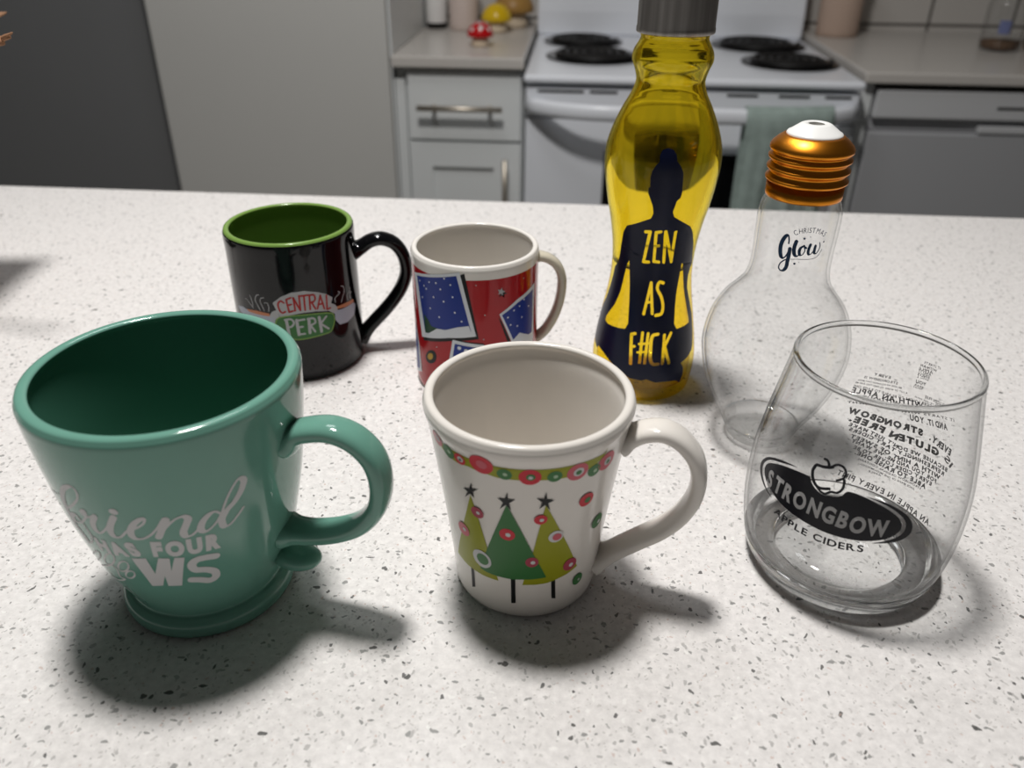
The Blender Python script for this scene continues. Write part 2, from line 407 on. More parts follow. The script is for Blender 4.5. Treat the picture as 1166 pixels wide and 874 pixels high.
('green','block_lettering','print_white','S',(3.4,0),[(-60.29,50.86),(-61.25,51.07),(-62.21,51.36),(-63.16,51.52),(-64.1,51.72),(-65.05,51.84),(-66.06,51.88),(-67.11,51.93),(-68.15,51.88),(-69.12,51.71),(-69.95,51.4),(-70.49,51.06),(-71.04,50.55),(-71.5,50.07),(-71.87,49.51),(-72.08,48.93),(-72.12,48.33),(-72.02,47.69),(-71.81,47.04),(-71.52,46.42),(-71.15,45.96),(-70.46,45.45),(-69.53,45.21),(-68.48,45.01),(-67.42,44.81),(-66.44,44.43),(-65.51,44.01),(-64.53,43.51),(-63.59,42.92),(-62.79,42.31),(-62.25,41.59),(-62.03,41.01),(-61.9,40.39),(-61.86,39.69),(-61.91,39.09),(-62.07,38.59),(-62.49,38.08),(-63.12,37.61),(-63.9,37.25),(-64.72,37.02),(-65.52,36.92),(-66.38,37.05),(-67.28,37.42),(-68.19,37.85),(-69.09,38.36),(-69.99,38.7),(-70.85,39.0),(-71.71,39.22),(-72.56,39.45),(-73.42,39.67),(-74.26,39.89)]),
('green','paw_print','print_white','S',(0.8,0),[(-120.7,49.95),(-122.03,48.58),(-123.93,46.95),(-126.32,45.15),(-129.73,42.87),(-135.64,39.28),(-135.58,39.46),(-135.5,39.8),(-135.8,40.03),(-135.84,40.52),(-135.8,41.12),(-136.07,41.55),(-136.11,42.11),(-136.1,42.64),(-132.1,45.48),(-127.72,48.48),(-124.97,50.37),(-122.91,51.68),(-121.43,52.47),(-120.34,52.87),(-119.57,52.95),(-119.23,52.66),(-119.32,52.01),(-119.81,51.11),(-120.7,49.95)]),
('green','paw_print','print_white','S',(0.8,0),[(-109.61,52.0),(-110.47,50.79),(-111.61,49.52),(-112.97,48.26),(-114.47,47.11),(-116.01,46.14),(-117.49,45.41),(-118.79,44.98),(-119.79,44.9),(-120.27,45.27),(-120.19,46.07),(-119.61,47.2),(-118.53,48.63),(-117.19,50.15),(-115.75,51.6),(-114.22,52.97),(-112.83,54.04),(-111.59,54.82),(-110.52,55.3),(-109.63,55.49),(-109.02,55.33),(-108.73,54.84),(-108.69,54.12),(-109.03,53.12),(-109.61,52.0)]),
('green','paw_print','print_white','S',(0.8,0),[(-103.03,49.15),(-103.64,48.18),(-104.47,47.2),(-105.52,46.23),(-106.63,45.43),(-107.78,44.78),(-108.94,44.31),(-109.92,44.12),(-110.68,44.2),(-111.18,44.54),(-111.3,45.17),(-111.11,46.01),(-110.49,47.08),(-109.67,48.18),(-108.66,49.28),(-107.6,50.23),(-106.44,51.1),(-105.4,51.67),(-104.45,52.02),(-103.66,52.09),(-103.01,51.94),(-102.67,51.49),(-102.53,50.86),(-102.68,50.04),(-103.03,49.15)]),
('green','paw_print','print_white','S',(0.8,0),[(-102.24,43.93),(-102.74,43.17),(-103.38,42.46),(-104.21,41.74),(-105.08,41.16),(-106.05,40.66),(-107.0,40.3),(-107.85,40.14),(-108.46,40.22),(-108.9,40.49),(-109.12,40.9),(-109.02,41.52),(-108.67,42.24),(-108.05,43.07),(-107.32,43.84),(-106.41,44.61),(-105.47,45.25),(-104.61,45.69),(-103.76,45.98),(-103.02,46.08),(-102.49,45.94),(-102.14,45.62),(-101.99,45.14),(-101.99,44.59),(-102.24,43.93)]),
('green','paw_print','print_white','S',(0.8,0),[(-134.51,36.83),(-133.46,37.06),(-127.96,40.01),(-125.14,41.35),(-123.05,42.28),(-121.2,43.13),(-119.67,43.94),(-118.27,44.72),(-116.99,45.45),(-115.96,45.96),(-115.06,46.28),(-114.41,46.23),(-113.97,45.92),(-113.67,45.43),(-113.44,44.85),(-113.32,44.21),(-113.47,43.21),(-113.87,41.97),(-114.37,40.65),(-114.78,39.42),(-114.77,38.59),(-114.29,38.27),(-113.41,38.23),(-112.56,38.23),(-111.92,38.21),(-111.82,38.01),(-112.4,37.57),(-113.5,36.94),(-114.9,36.23),(-116.45,35.5),(-117.83,34.93),(-119.08,34.55),(-120.31,34.31),(-121.29,34.3),(-122.37,34.24),(-123.62,34.03),(-124.92,33.73),(-126.31,33.36),(-128.12,32.74),(-131.19,31.37),(-131.57,31.63)]),
('black','sign_logo','logo_grey','P',0,[(-96.8,57.52),(-88.63,61.89),(-79.48,64.4),(-68.57,64.72),(-57.68,62.46),(-49.65,59.66),(-43.43,55.81),(-46.01,51.74),(-49.07,47.75),(-60.9,49.71),(-72.13,50.02),(-82.15,49.17),(-91.82,47.95),(-94.37,52.35)]),
('black','sign_logo','logo_grey','P',0,[(-94.29,52.79),(-98.65,51.26),(-102.03,47.89),(-98.85,44.55),(-92.38,47.95)]),
('black','sign_logo','logo_grey','P',0,[(-49.0,47.9),(-45.86,52.6),(-41.15,50.13),(-38.81,46.82),(-42.94,44.24)]),
('black','sign_logo','logo_red','S',(1.15,0.12),[(-86.98,57.71),(-87.47,58.0),(-87.94,58.38),(-88.43,58.69),(-88.92,58.92),(-89.39,59.02),(-89.95,58.86),(-90.53,58.59),(-91.11,58.18),(-91.61,57.71),(-91.98,57.22),(-92.18,56.48),(-92.2,55.55),(-92.05,54.55),(-91.77,53.63),(-91.47,52.83),(-91.18,52.33),(-90.88,51.8),(-90.5,51.35),(-90.05,51.04),(-89.58,50.84),(-89.06,50.85),(-88.5,50.98),(-87.89,51.21),(-87.24,51.51),(-86.66,51.69)]),
('black','sign_logo','logo_red','S',(1.15,0.12),[(-84.62,59.85),(-83.42,51.28)]),
('black','sign_logo','logo_red','S',(1.15,0.12),[(-84.62,59.85),(-80.5,61.01)]),
('black','sign_logo','logo_red','S',(1.15,0.12),[(-84.05,55.73),(-80.87,56.47)]),
('black','sign_logo','logo_red','S',(1.15,0.12),[(-83.42,51.28),(-79.68,51.99)]),
('black','sign_logo','logo_red','S',(1.15,0.12),[(-78.47,60.9),(-78.13,52.11)]),
('black','sign_logo','logo_red','S',(1.15,0.12),[(-78.47,60.9),(-73.78,51.94)]),
('black','sign_logo','logo_red','S',(1.15,0.12),[(-73.43,61.84),(-73.78,51.94)]),
('black','sign_logo','logo_red','S',(1.15,0.12),[(-72.94,61.51),(-65.55,61.59)]),
('black','sign_logo','logo_red','S',(1.15,0.12),[(-69.33,61.52),(-69.83,51.8)]),
('black','sign_logo','logo_red','S',(1.15,0.12),[(-64.71,61.31),(-65.39,51.74)]),
('black','sign_logo','logo_red','S',(1.15,0.12),[(-64.71,61.31),(-63.88,61.28),(-63.0,61.29),(-62.15,61.29),(-61.38,61.17),(-60.8,60.92),(-60.44,60.55),(-60.21,60.07),(-60.05,59.49),(-60.02,58.95),(-60.06,58.45),(-60.21,58.06),(-60.41,57.61),(-60.72,57.23),(-61.08,56.89),(-61.51,56.65),(-62.07,56.5),(-62.75,56.47),(-63.48,56.49),(-64.22,56.52),(-64.94,56.53)]),
('black','sign_logo','logo_red','S',(1.15,0.12),[(-63.49,56.31),(-60.64,51.27)]),
('black','sign_logo','logo_red','S',(1.15,0.12),[(-58.93,51.19),(-55.15,59.83)]),
('black','sign_logo','logo_red','S',(1.15,0.12),[(-55.15,59.83),(-52.75,50.06)]),
('black','sign_logo','logo_red','S',(1.15,0.12),[(-57.85,54.11),(-53.37,53.76)]),
('black','sign_logo','logo_red','S',(1.15,0.12),[(-49.39,58.7),(-50.35,49.09)]),
('black','sign_logo','logo_red','S',(1.15,0.12),[(-50.35,49.09),(-46.82,49.41)]),
('black','sign_logo','logo_green','P',0,[(-97.13,43.28),(-96.47,44.23),(-95.85,45.2),(-95.2,46.08),(-94.35,46.8),(-93.22,47.33),(-91.9,47.7),(-90.48,47.95),(-88.95,48.18),(-86.45,48.46),(-83.63,48.59),(-80.68,48.69),(-77.84,48.68),(-75.15,48.68),(-72.49,48.63),(-69.76,48.49),(-66.84,48.35),(-62.59,48.08),(-57.76,47.68),(-53.07,47.09),(-49.26,46.32),(-47.91,46.0),(-46.73,45.68),(-45.72,45.28),(-44.93,44.72),(-44.32,43.81),(-43.99,42.7),(-43.88,41.49),(-44.0,40.37),(-44.29,39.06),(-44.88,37.73),(-45.63,36.48),(-46.43,35.41),(-46.94,34.67),(-47.5,34.04),(-48.19,33.51),(-49.04,33.04),(-50.8,32.71),(-52.86,32.54),(-55.24,32.53),(-57.73,32.48),(-61.86,32.3),(-66.57,32.11),(-71.18,31.86),(-75.14,31.74),(-77.32,31.76),(-79.29,31.78),(-81.13,31.91),(-82.89,32.25),(-84.55,32.83),(-86.12,33.56),(-87.64,34.39),(-89.1,35.31),(-90.73,36.36),(-92.4,37.45),(-93.9,38.62),(-95.13,39.76),(-95.8,40.62),(-96.26,41.53),(-96.71,42.38)]),
('black','sign_logo','logo_lime','S',(0.7,0.1),[(-97.13,43.28),(-96.47,44.23),(-95.85,45.2),(-95.2,46.08),(-94.35,46.8),(-93.22,47.33),(-91.9,47.7),(-90.48,47.95),(-88.95,48.18),(-86.45,48.46),(-83.63,48.59),(-80.68,48.69),(-77.84,48.68),(-75.15,48.68),(-72.49,48.63),(-69.76,48.49),(-66.84,48.35),(-62.59,48.08),(-57.76,47.68),(-53.07,47.09),(-49.26,46.32),(-47.91,46.0),(-46.73,45.68),(-45.72,45.28),(-44.93,44.72),(-44.32,43.81),(-43.99,42.7),(-43.88,41.49),(-44.0,40.37),(-44.29,39.06),(-44.88,37.73),(-45.63,36.48),(-46.43,35.41),(-46.94,34.67),(-47.5,34.04),(-48.19,33.51),(-49.04,33.04),(-50.8,32.71),(-52.86,32.54),(-55.24,32.53),(-57.73,32.48),(-61.86,32.3),(-66.57,32.11),(-71.18,31.86),(-75.14,31.74),(-77.32,31.76),(-79.29,31.78),(-81.13,31.91),(-82.89,32.25),(-84.55,32.83),(-86.12,33.56),(-87.64,34.39),(-89.1,35.31),(-90.73,36.36),(-92.4,37.45),(-93.9,38.62),(-95.13,39.76),(-95.8,40.62),(-96.26,41.53),(-96.71,42.38),(-97.13,43.28)]),
('black','sign_logo','logo_grey','S',(1.9,0.12),[(-86.94,45.76),(-86.22,35.57)]),
('black','sign_logo','logo_grey','S',(1.3,0.12),[(-88.23,46.03),(-87.07,46.13),(-85.82,46.32),(-84.62,46.44),(-83.55,46.44),(-82.66,46.25),(-82.02,45.94),(-81.47,45.43),(-81.02,44.88),(-80.73,44.31),(-80.67,43.73),(-80.87,43.2),(-81.33,42.6),(-81.95,42.03),(-82.64,41.52),(-83.34,41.13),(-83.98,40.98),(-84.69,40.93),(-85.44,40.94),(-86.19,40.97),(-86.93,40.97)]),
('black','sign_logo','logo_grey','S',(1.9,0.12),[(-78.18,45.4),(-77.7,35.18)]),
('black','sign_logo','logo_grey','S',(1.3,0.12),[(-78.44,45.16),(-71.54,45.47)]),
('black','sign_logo','logo_grey','S',(1.3,0.12),[(-78.15,40.41),(-73.69,40.54)]),
('black','sign_logo','logo_grey','S',(1.3,0.12),[(-77.89,35.39),(-72.53,35.4)]),
('black','sign_logo','logo_grey','S',(1.9,0.12),[(-67.66,45.29),(-68.1,35.62)]),
('black','sign_logo','logo_grey','S',(1.3,0.12),[(-68.66,45.44),(-67.54,45.45),(-66.34,45.5),(-65.18,45.53),(-64.14,45.43),(-63.37,45.15),(-62.9,44.73),(-62.52,44.14),(-62.26,43.44),(-62.18,42.79),(-62.32,42.27),(-62.92,41.8),(-63.91,41.45),(-65.13,41.14),(-66.4,40.84),(-67.54,40.48)]),
('black','sign_logo','logo_grey','S',(1.3,0.12),[(-66.72,40.64),(-63.45,35.85)]),
('black','sign_logo','logo_grey','S',(1.9,0.12),[(-58.48,45.08),(-57.72,34.9)]),
('black','sign_logo','logo_grey','S',(1.3,0.12),[(-51.91,44.47),(-57.92,40.45)]),
('black','sign_logo','logo_grey','S',(1.3,0.12),[(-57.68,40.39),(-50.76,35.48)]),
('black','sign_logo','logo_blue','P',0,[(-141.1,48.63),(-130.96,50.23),(-126.22,49.45),(-113.31,48.41),(-101.17,47.95),(-95.9,47.65),(-97.94,42.16),(-114.4,44.04),(-127.25,43.82),(-134.02,44.35),(-138.22,45.56)]),
('black','sign_logo','logo_orange','P',0.1,[(-126.09,49.75),(-114.11,50.7),(-101.34,49.99),(-101.17,47.95),(-113.34,48.15),(-123.92,48.4)]),
('black','sign_logo','logo_blue','P',0,[(-42.82,46.48),(-33.59,45.42),(-16.72,44.98),(-13.21,42.45),(-17.57,36.35),(-28.72,34.43),(-38.57,35.43),(-42.93,39.91)]),
('black','sign_logo','logo_orange','P',0.1,[(-40.02,48.69),(-31.39,48.47),(-17.25,47.64),(-16.58,45.21),(-30.23,45.67),(-39.56,47.02)]),
('black','sign_logo','logo_grey','S',(0.55,0),[(-117.31,52.01),(-117.93,52.49),(-118.54,52.97),(-119.16,53.45),(-119.87,53.9),(-120.49,54.39),(-121.13,54.93),(-121.79,55.52),(-122.44,56.1),(-123.05,56.6),(-123.68,56.91),(-124.07,56.96),(-124.34,57.02),(-124.7,57.02),(-125.05,57.01),(-125.41,57.01)]),
('black','sign_logo','logo_grey','S',(0.55,0),[(-117.7,52.21),(-117.63,52.92),(-117.46,53.66),(-117.39,54.36),(-117.34,55.07),(-117.35,55.8),(-117.51,56.71),(-117.87,57.66),(-118.25,58.6),(-118.55,59.42),(-118.8,59.97),(-118.86,60.07),(-118.92,60.15),(-118.96,60.22),(-119.0,60.28),(-119.05,60.35)]),
('black','sign_logo','logo_grey','S',(0.55,0),[(-109.83,51.3),(-110.27,52.0),(-110.71,52.71),(-111.14,53.41),(-111.57,54.11),(-111.9,54.85),(-112.3,55.51),(-112.82,56.13),(-113.22,56.79),(-113.54,57.43),(-113.55,58.13),(-113.32,58.85),(-113.02,59.59),(-112.54,60.34),(-111.98,60.99),(-111.33,61.48),(-110.85,61.69),(-110.4,61.78),(-109.91,61.82),(-109.33,61.89),(-108.85,61.95)]),
('black','sign_logo','logo_grey','S',(0.55,0),[(-105.92,51.55),(-106.13,52.16),(-106.41,52.74),(-106.61,53.35),(-106.9,53.92),(-107.12,54.53),(-107.46,55.12),(-107.84,55.71),(-108.22,56.29),(-108.52,56.86),(-108.62,57.44),(-108.58,57.93),(-108.5,58.41),(-108.28,58.92),(-107.98,59.37),(-107.59,59.73),(-107.09,59.98),(-106.49,60.14),(-105.82,60.26),(-105.14,60.37),(-104.56,60.45)]),
('black','sign_logo','logo_grey','S',(0.55,0),[(-101.59,51.51),(-101.43,52.14),(-101.25,52.77),(-101.09,53.4),(-100.97,54.03),(-100.93,54.64),(-101.03,55.23),(-101.2,55.85),(-101.48,56.4),(-101.8,56.87),(-102.21,57.17),(-102.58,57.24),(-102.98,57.24),(-103.46,57.16),(-103.94,57.07),(-104.42,57.0)]),
('black','sign_logo','logo_grey','S',(0.55,0),[(-40.92,51.9),(-40.97,52.44),(-41.12,53.03),(-41.26,53.61),(-41.26,54.14),(-41.14,54.64),(-40.63,55.1),(-39.81,55.46),(-38.9,55.79),(-37.94,56.06),(-37.15,56.34),(-36.58,56.49),(-36.0,56.62),(-35.54,56.78),(-35.16,56.93),(-35.0,57.13),(-35.08,57.34),(-35.45,57.62),(-35.89,57.91),(-36.34,58.19),(-36.76,58.47)]),
('black','sign_logo','logo_grey','S',(0.55,0),[(-34.39,50.21),(-33.91,50.79),(-33.51,51.41),(-33.03,51.99),(-32.63,52.61),(-32.13,53.21),(-31.56,53.86),(-30.95,54.52),(-30.26,55.14),(-29.71,55.8),(-29.45,56.53),(-29.28,57.24),(-29.15,57.99),(-29.27,58.79),(-29.5,59.49),(-29.9,60.05),(-30.3,60.33),(-30.88,60.58),(-31.42,60.75),(-32.06,60.95),(-32.58,61.13)]),
('black','sign_logo','logo_grey','S',(0.55,0),[(-25.62,49.54),(-25.8,50.24),(-26.0,50.94),(-26.09,51.59),(-26.14,52.25),(-25.91,52.81),(-25.27,53.36),(-24.29,53.83),(-23.07,54.22),(-22.01,54.63),(-21.3,55.1),(-21.04,55.5),(-21.05,55.96),(-21.21,56.45),(-21.28,56.91),(-21.32,57.36)]),
('black','sign_logo','logo_grey','S',(0.55,0),[(-21.62,49.27),(-21.69,49.94),(-21.88,50.67),(-22.06,51.39),(-22.11,52.04),(-21.91,52.55),(-21.5,52.84),(-20.85,53.01),(-20.18,53.16),(-19.39,53.27),(-18.73,53.42)]),
('red','picture_cards','card_black','P',0,[(-99.67,87.42),(-96.42,88.29),(-84.93,45.81),(-108.4,43.47),(-143.1,36.52),(-143.61,37.94)]),
('red','picture_cards','card_white','P',0.08,[(-155.69,79.43),(-100.56,89.03),(-87.22,47.67),(-111.51,45.19),(-145.65,38.42)]),
('red','picture_cards','card_blue','P',0.16,[(-149.53,78.73),(-103.34,86.49),(-91.41,50.34),(-112.48,48.05),(-139.4,43.0)]),
('red','picture_cards','card_green','P',0.22,[(-140.04,55.74),(-134.55,53.36),(-130.52,49.79),(-122.7,49.64),(-118.03,47.81),(-139.4,43.0)]),
('red','picture_cards','card_white','P',0.24,[(-133.9,44.12),(-123.96,49.39),(-114.52,50.18),(-103.9,53.24),(-93.61,54.77),(-91.41,50.34),(-112.47,47.77)]),
('red','picture_cards','card_black','P',0,[(-67.56,59.39),(-64.43,56.05),(-54.17,39.18),(-57.71,39.86)]),
('red','picture_cards','card_white','P',0.08,[(-66.54,61.04),(-48.35,67.92),(-21.39,72.68),(-21.97,52.13),(-22.58,31.69),(-54.16,40.09)]),
('red','picture_cards','card_blue','P',0.16,[(-64.03,60.13),(-47.79,65.61),(-25.36,69.36),(-25.09,53.06),(-25.78,33.85),(-52.49,41.59)]),
('red','picture_cards','card_white','P',0.24,[(-52.49,41.59),(-45.19,44.82),(-32.13,40.05),(-25.24,39.97),(-25.75,33.67)]),
('red','picture_cards','card_black','P',0,[(-108.75,44.95),(-80.69,42.63),(-80.31,41.39),(-110.55,43.18)]),
('red','picture_cards','card_white','P',0.08,[(-108.38,44.37),(-80.7,41.73),(-83.92,24.25),(-113.54,25.46)]),
('red','picture_cards','card_blue','P',0.16,[(-106.39,41.87),(-83.68,39.75),(-86.44,27.43),(-109.48,28.86)]),
('red','picture_cards','card_white','P',0.08,[(-161.6,47.12),(-152.87,31.12),(-150.1,11.82),(-171.08,4.85)]),
('red','picture_cards','card_blue','P',0.16,[(-161.06,43.4),(-155.45,30.27),(-154.21,12.85),(-165.42,9.55)]),
('red','picture_cards','card_white','D',(0.58,0.22),[(-144.31,76.74)]),
('red','picture_cards','card_white','D',(0.58,0.22),[(-137.92,74.94)]),
('red','picture_cards','card_white','D',(0.56,0.22),[(-130.81,78.77)]),
('red','picture_cards','card_white','D',(0.58,0.22),[(-123.07,79.65)]),
('red','picture_cards','card_white','D',(0.61,0.22),[(-146.71,68.4)]),
('red','picture_cards','card_white','D',(0.56,0.22),[(-135.01,73.57)]),
('red','picture_cards','card_white','D',(0.55,0.22),[(-114.47,83.76)]),
('red','picture_cards','card_white','D',(0.58,0.22),[(-118.64,76.26)]),
('red','picture_cards','card_white','D',(0.55,0.22),[(-108.84,80.34)]),
('red','picture_cards','card_white','D',(0.61,0.22),[(-141.18,66.6)]),
('red','picture_cards','card_white','D',(0.56,0.22),[(-126.27,69.9)]),
('red','picture_cards','card_white','D',(0.56,0.22),[(-107.15,72.73)]),
('red','picture_cards','card_white','D',(0.58,0.22),[(-115.74,68.81)]),
('red','picture_cards','card_white','D',(0.59,0.22),[(-130.9,61.65)]),
('red','picture_cards','card_white','D',(0.59,0.22),[(-105.53,62.81)]),
('red','picture_cards','card_white','D',(0.59,0.22),[(-120.92,57.76)]),
('red','picture_cards','card_white','D',(0.56,0.22),[(-99.75,57.43)]),
('red','picture_cards','card_white','D',(0.59,0.22),[(-58.33,57.77)]),
('red','picture_cards','card_white','D',(0.59,0.22),[(-52.02,61.33)]),
('red','picture_cards','card_white','D',(0.57,0.22),[(-45.58,62.92)]),
('red','picture_cards','card_white','D',(0.59,0.22),[(-55.47,52.32)]),
('red','picture_cards','card_white','D',(0.59,0.22),[(-39.92,66.04)]),
('red','picture_cards','card_white','D',(0.6,0.22),[(-47.97,50.02)]),
('red','picture_cards','card_white','D',(0.59,0.22),[(-42.62,54.81)]),
('red','picture_cards','card_white','D',(0.59,0.22),[(-33.04,59.85)]),
('red','picture_cards','card_white','D',(1.21,0.22),[(-102.37,39.25)]),
('red','picture_cards','card_white','D',(1.21,0.22),[(-96.44,37.79)]),
('red','picture_cards','card_white','D',(1.22,0.22),[(-99.52,34.83)]),
('red','picture_cards','card_black','P',0,[(-62.75,77.09),(-62.24,74.8),(-58.95,73.81),(-61.99,73.27),(-61.65,70.96),(-64.01,72.91),(-66.97,72.39),(-65.49,74.2),(-67.58,76.13),(-64.41,75.38)]),
('red','picture_cards','logo_grey','P',0.1,[(-64.14,78.13),(-63.69,76.2),(-60.89,75.33),(-63.42,74.8),(-63.25,72.89),(-65.24,74.5),(-67.76,74.07),(-66.55,75.65),(-68.26,77.27),(-65.61,76.7)]),
('red','picture_cards','card_black','P',0,[(-126.12,29.24),(-126.24,28.49),(-126.53,27.7),(-126.92,26.94),(-127.58,26.12),(-128.24,25.41),(-129.09,24.72),(-130.03,24.1),(-131.04,23.56),(-132.22,23.05),(-133.37,22.69),(-134.47,22.46),(-135.71,22.28),(-136.78,22.27),(-137.87,22.35),(-138.85,22.55),(-139.61,22.9),(-140.25,23.36),(-140.75,23.9),(-140.98,24.56),(-141.05,25.28),(-140.84,26.1),(-140.44,26.94),(-139.75,27.84),(-138.98,28.71),(-138.11,29.51),(-137.06,30.29),(-136.02,30.95),(-134.8,31.58),(-133.61,32.07),(-132.46,32.43),(-131.36,32.65),(-130.32,32.73),(-129.35,32.69),(-128.48,32.51),(-127.7,32.22),(-127.14,31.78),(-126.61,31.28),(-126.32,30.66),(-126.1,30.0)]),
('red','picture_cards','card_gold','P',0.1,[(-130.19,28.6),(-130.25,28.22),(-130.44,27.8),(-130.68,27.4),(-130.97,27.02),(-131.39,26.61),(-131.87,26.24),(-132.29,25.96),(-132.84,25.67),(-133.44,25.42),(-134.06,25.21),(-134.61,25.1),(-135.18,25.03),(-135.76,25.01),(-136.25,25.07),(-136.74,25.17),(-137.12,25.34),(-137.39,25.59),(-137.63,25.86),(-137.75,26.19),(-137.73,26.58),(-137.68,26.96),(-137.48,27.38),(-137.14,27.83),(-136.85,28.22),(-136.42,28.62),(-135.85,29.03),(-135.33,29.37),(-134.77,29.66),(-134.18,29.9),(-133.65,30.06),(-133.0,30.22),(-132.43,30.28),(-131.95,30.26),(-131.46,30.2),(-131.07,30.05),(-130.79,29.83),(-130.53,29.58),(-130.29,29.31),(-130.27,28.94)]),
('red','picture_cards','logo_grey','D',(0.42,0),[(-79.48,61.63)]),
('red','picture_cards','logo_grey','D',(0.42,0),[(-80.66,45.37)]),
('red','picture_cards','logo_grey','D',(0.39,0),[(-86.75,81.01)]),
('red','picture_cards','logo_grey','D',(0.45,0),[(-125.36,36.43)]),
('red','picture_cards','logo_grey','D',(0.41,0),[(-40.42,79.94)]),
('white','garland_print','olive','P',0,[(-145.56,86.94),(-139.72,85.09),(-132.7,84.54),(-124.32,85.47),(-118.34,85.05),(-112.72,84.84),(-107.39,84.19),(-102.19,84.27),(-96.13,84.33),(-90.15,84.35),(-84.18,84.46),(-78.07,84.12),(-71.81,84.22),(-65.16,84.17),(-58.2,84.89),(-52.06,86.27),(-47.83,88.5),(-46.45,93.15),(-46.45,90.2),(-47.83,90.2),(-52.06,90.2),(-58.2,90.2),(-65.16,90.2),(-71.81,90.2),(-78.07,90.2),(-84.18,90.2),(-90.15,90.2),(-96.13,90.2),(-102.19,90.2),(-107.39,90.2),(-112.72,90.2),(-118.34,90.2),(-124.32,90.2),(-132.7,90.2),(-139.72,90.2),(-145.56,90.2)]),
('white','garland_print','rose','D',(3.55,0.1),[(-148.41,90.35)]),
('white','garland_print','print_white','D',(1.51,0.2),[(-147.14,90.96)]),
('white','garland_print','leaf','D',(3.24,0.1),[(-138.56,87.89)]),
('white','garland_print','print_pale','D',(0.96,0.2),[(-137.78,88.23)]),
('white','garland_print','berry','D',(2.7,0.1),[(-129.82,87.47)]),
('white','garland_print','print_white','D',(1.39,0.2),[(-129.23,87.7)]),
('white','garland_print','card_black','D',(0.61,0.3),[(-129.3,87.46)]),
('white','garland_print','berry','D',(4.74,0.1),[(-116.02,89.28)]),
('white','garland_print','rose','D',(2.14,0.2),[(-115.58,89.4)]),
('white','garland_print','leaf','D',(2.78,0.1),[(-103.31,86.74)]),
('white','garland_print','print_pale','D',(0.85,0.2),[(-102.91,86.8)]),
('white','garland_print','berry','D',(4.07,0.1),[(-90.01,86.29)]),
('white','garland_print','leaf','D',(1.67,0.2),[(-89.62,86.3)]),
('white','garland_print','print_white','D',(0.82,0.3),[(-89.62,86.12)]),
('white','garland_print','leaf','D',(2.78,0.1),[(-77.01,85.91)]),
('white','garland_print','print_pale','D',(0.85,0.2),[(-76.6,85.86)]),
('white','garland_print','rose','D',(4.36,0.1),[(-64.11,85.93)]),
('white','garland_print','print_white','D',(2.13,0.2),[(-63.65,85.83)]),
('white','garland_print','leaf','D',(1.14,0.3),[(-63.58,85.59)]),
('white','garland_print','leaf','D',(3.02,0.1),[(-53.04,83.41)]),
('white','garland_print','print_pale','D',(0.91,0.2),[(-52.43,83.19)]),
('white','garland_print','rose','D',(4.53,0.1),[(-43.88,84.95)]),
('white','garland_print','print_white','D',(1.93,0.2),[(-43.09,84.62)]),
('white','garland_print','leaf','D',(0.96,0.3),[(-42.99,84.38)]),
('white','tree_print','card_black','P',0.05,[(-134.8,23.72),(-131.87,24.36),(-132.51,11.99),(-136.03,10.48)]),
('white','tree_print','card_black','P',0.05,[(-101.42,26.97),(-98.26,27.41),(-98.06,10.74),(-101.42,10.37)]),
('white','tree_print','card_black','P',0.05,[(-72.61,25.08),(-69.47,24.46),(-67.63,11.73),(-70.85,12.43)]),
('white','tree_print','olive','P',0.1,[(-125.57,69.79),(-121.42,56.05),(-117.43,41.37),(-110.67,23.08),(-116.44,23.03),(-122.89,22.96),(-130.93,23.29),(-139.18,23.57),(-146.39,24.34),(-151.31,24.85),(-140.46,41.67),(-131.39,57.86)]),
('white','tree_print','olive','P',0.1,[(-80.62,70.84),(-68.33,51.92),(-51.82,27.64),(-60.08,25.43),(-68.39,24.21),(-75.53,23.1),(-82.53,22.93),(-88.03,22.94),(-93.22,22.81),(-87.43,39.87),(-83.53,56.99)]),
('white','tree_print','pine','P',0.2,[(-102.71,70.41),(-95.07,57.5),(-86.29,42.18),(-76.53,27.21),(-81.44,26.79),(-86.83,26.61),(-93.54,26.4),(-100.33,25.92),(-107.32,25.99),(-114.61,26.1),(-120.02,26.31),(-125.01,27.04),(-113.92,48.11),(-107.89,59.65)]),
('white','tree_print','card_black','P',0.25,[(-123.67,77.13),(-123.63,73.84),(-119.3,75.14),(-123.43,72.3),(-122.73,69.28),(-125.53,70.74),(-130.21,67.05),(-127.11,71.26),(-130.62,72.0),(-125.86,73.22)]),
('white','tree_print','card_black','P',0.25,[(-102.12,77.45),(-101.66,73.53),(-97.55,73.92),(-101.27,71.66),(-100.22,67.84),(-103.11,70.35),(-106.83,67.4),(-104.62,71.45),(-107.85,73.37),(-103.68,73.45)]),
('white','tree_print','card_black','P',0.25,[(-80.97,77.93),(-80.03,73.84),(-75.81,73.19),(-79.43,71.86),(-77.87,67.69),(-81.13,71.02),(-84.41,68.89),(-82.75,72.46),(-86.1,75.12),(-82.06,74.22)]),
('white','tree_print','plum','D',(3.0,0.3),[(-122.04,61.32)]),
('white','tree_print','print_white','D',(0.91,0.4),[(-121.34,61.45)]),
('white','tree_print','rose','D',(3.67,0.3),[(-136.41,46.22)]),
('white','tree_print','print_white','D',(1.01,0.4),[(-135.39,46.54)]),
('white','tree_print','print_white','D',(5.17,0.3),[(-122.69,33.58)]),
('white','tree_print','leaf','D',(3.24,0.4),[(-121.89,33.72)]),
('white','tree_print','berry','D',(3.39,0.3),[(-103.04,53.24)]),
('white','tree_print','print_white','D',(1.13,0.4),[(-102.42,53.25)]),
('white','tree_print','plum','D',(3.0,0.3),[(-87.07,37.45)]),
('white','tree_print','print_white','D',(1.06,0.4),[(-86.43,37.33)]),
('white','tree_print','berry','D',(2.7,0.3),[(-83.01,62.78)]),
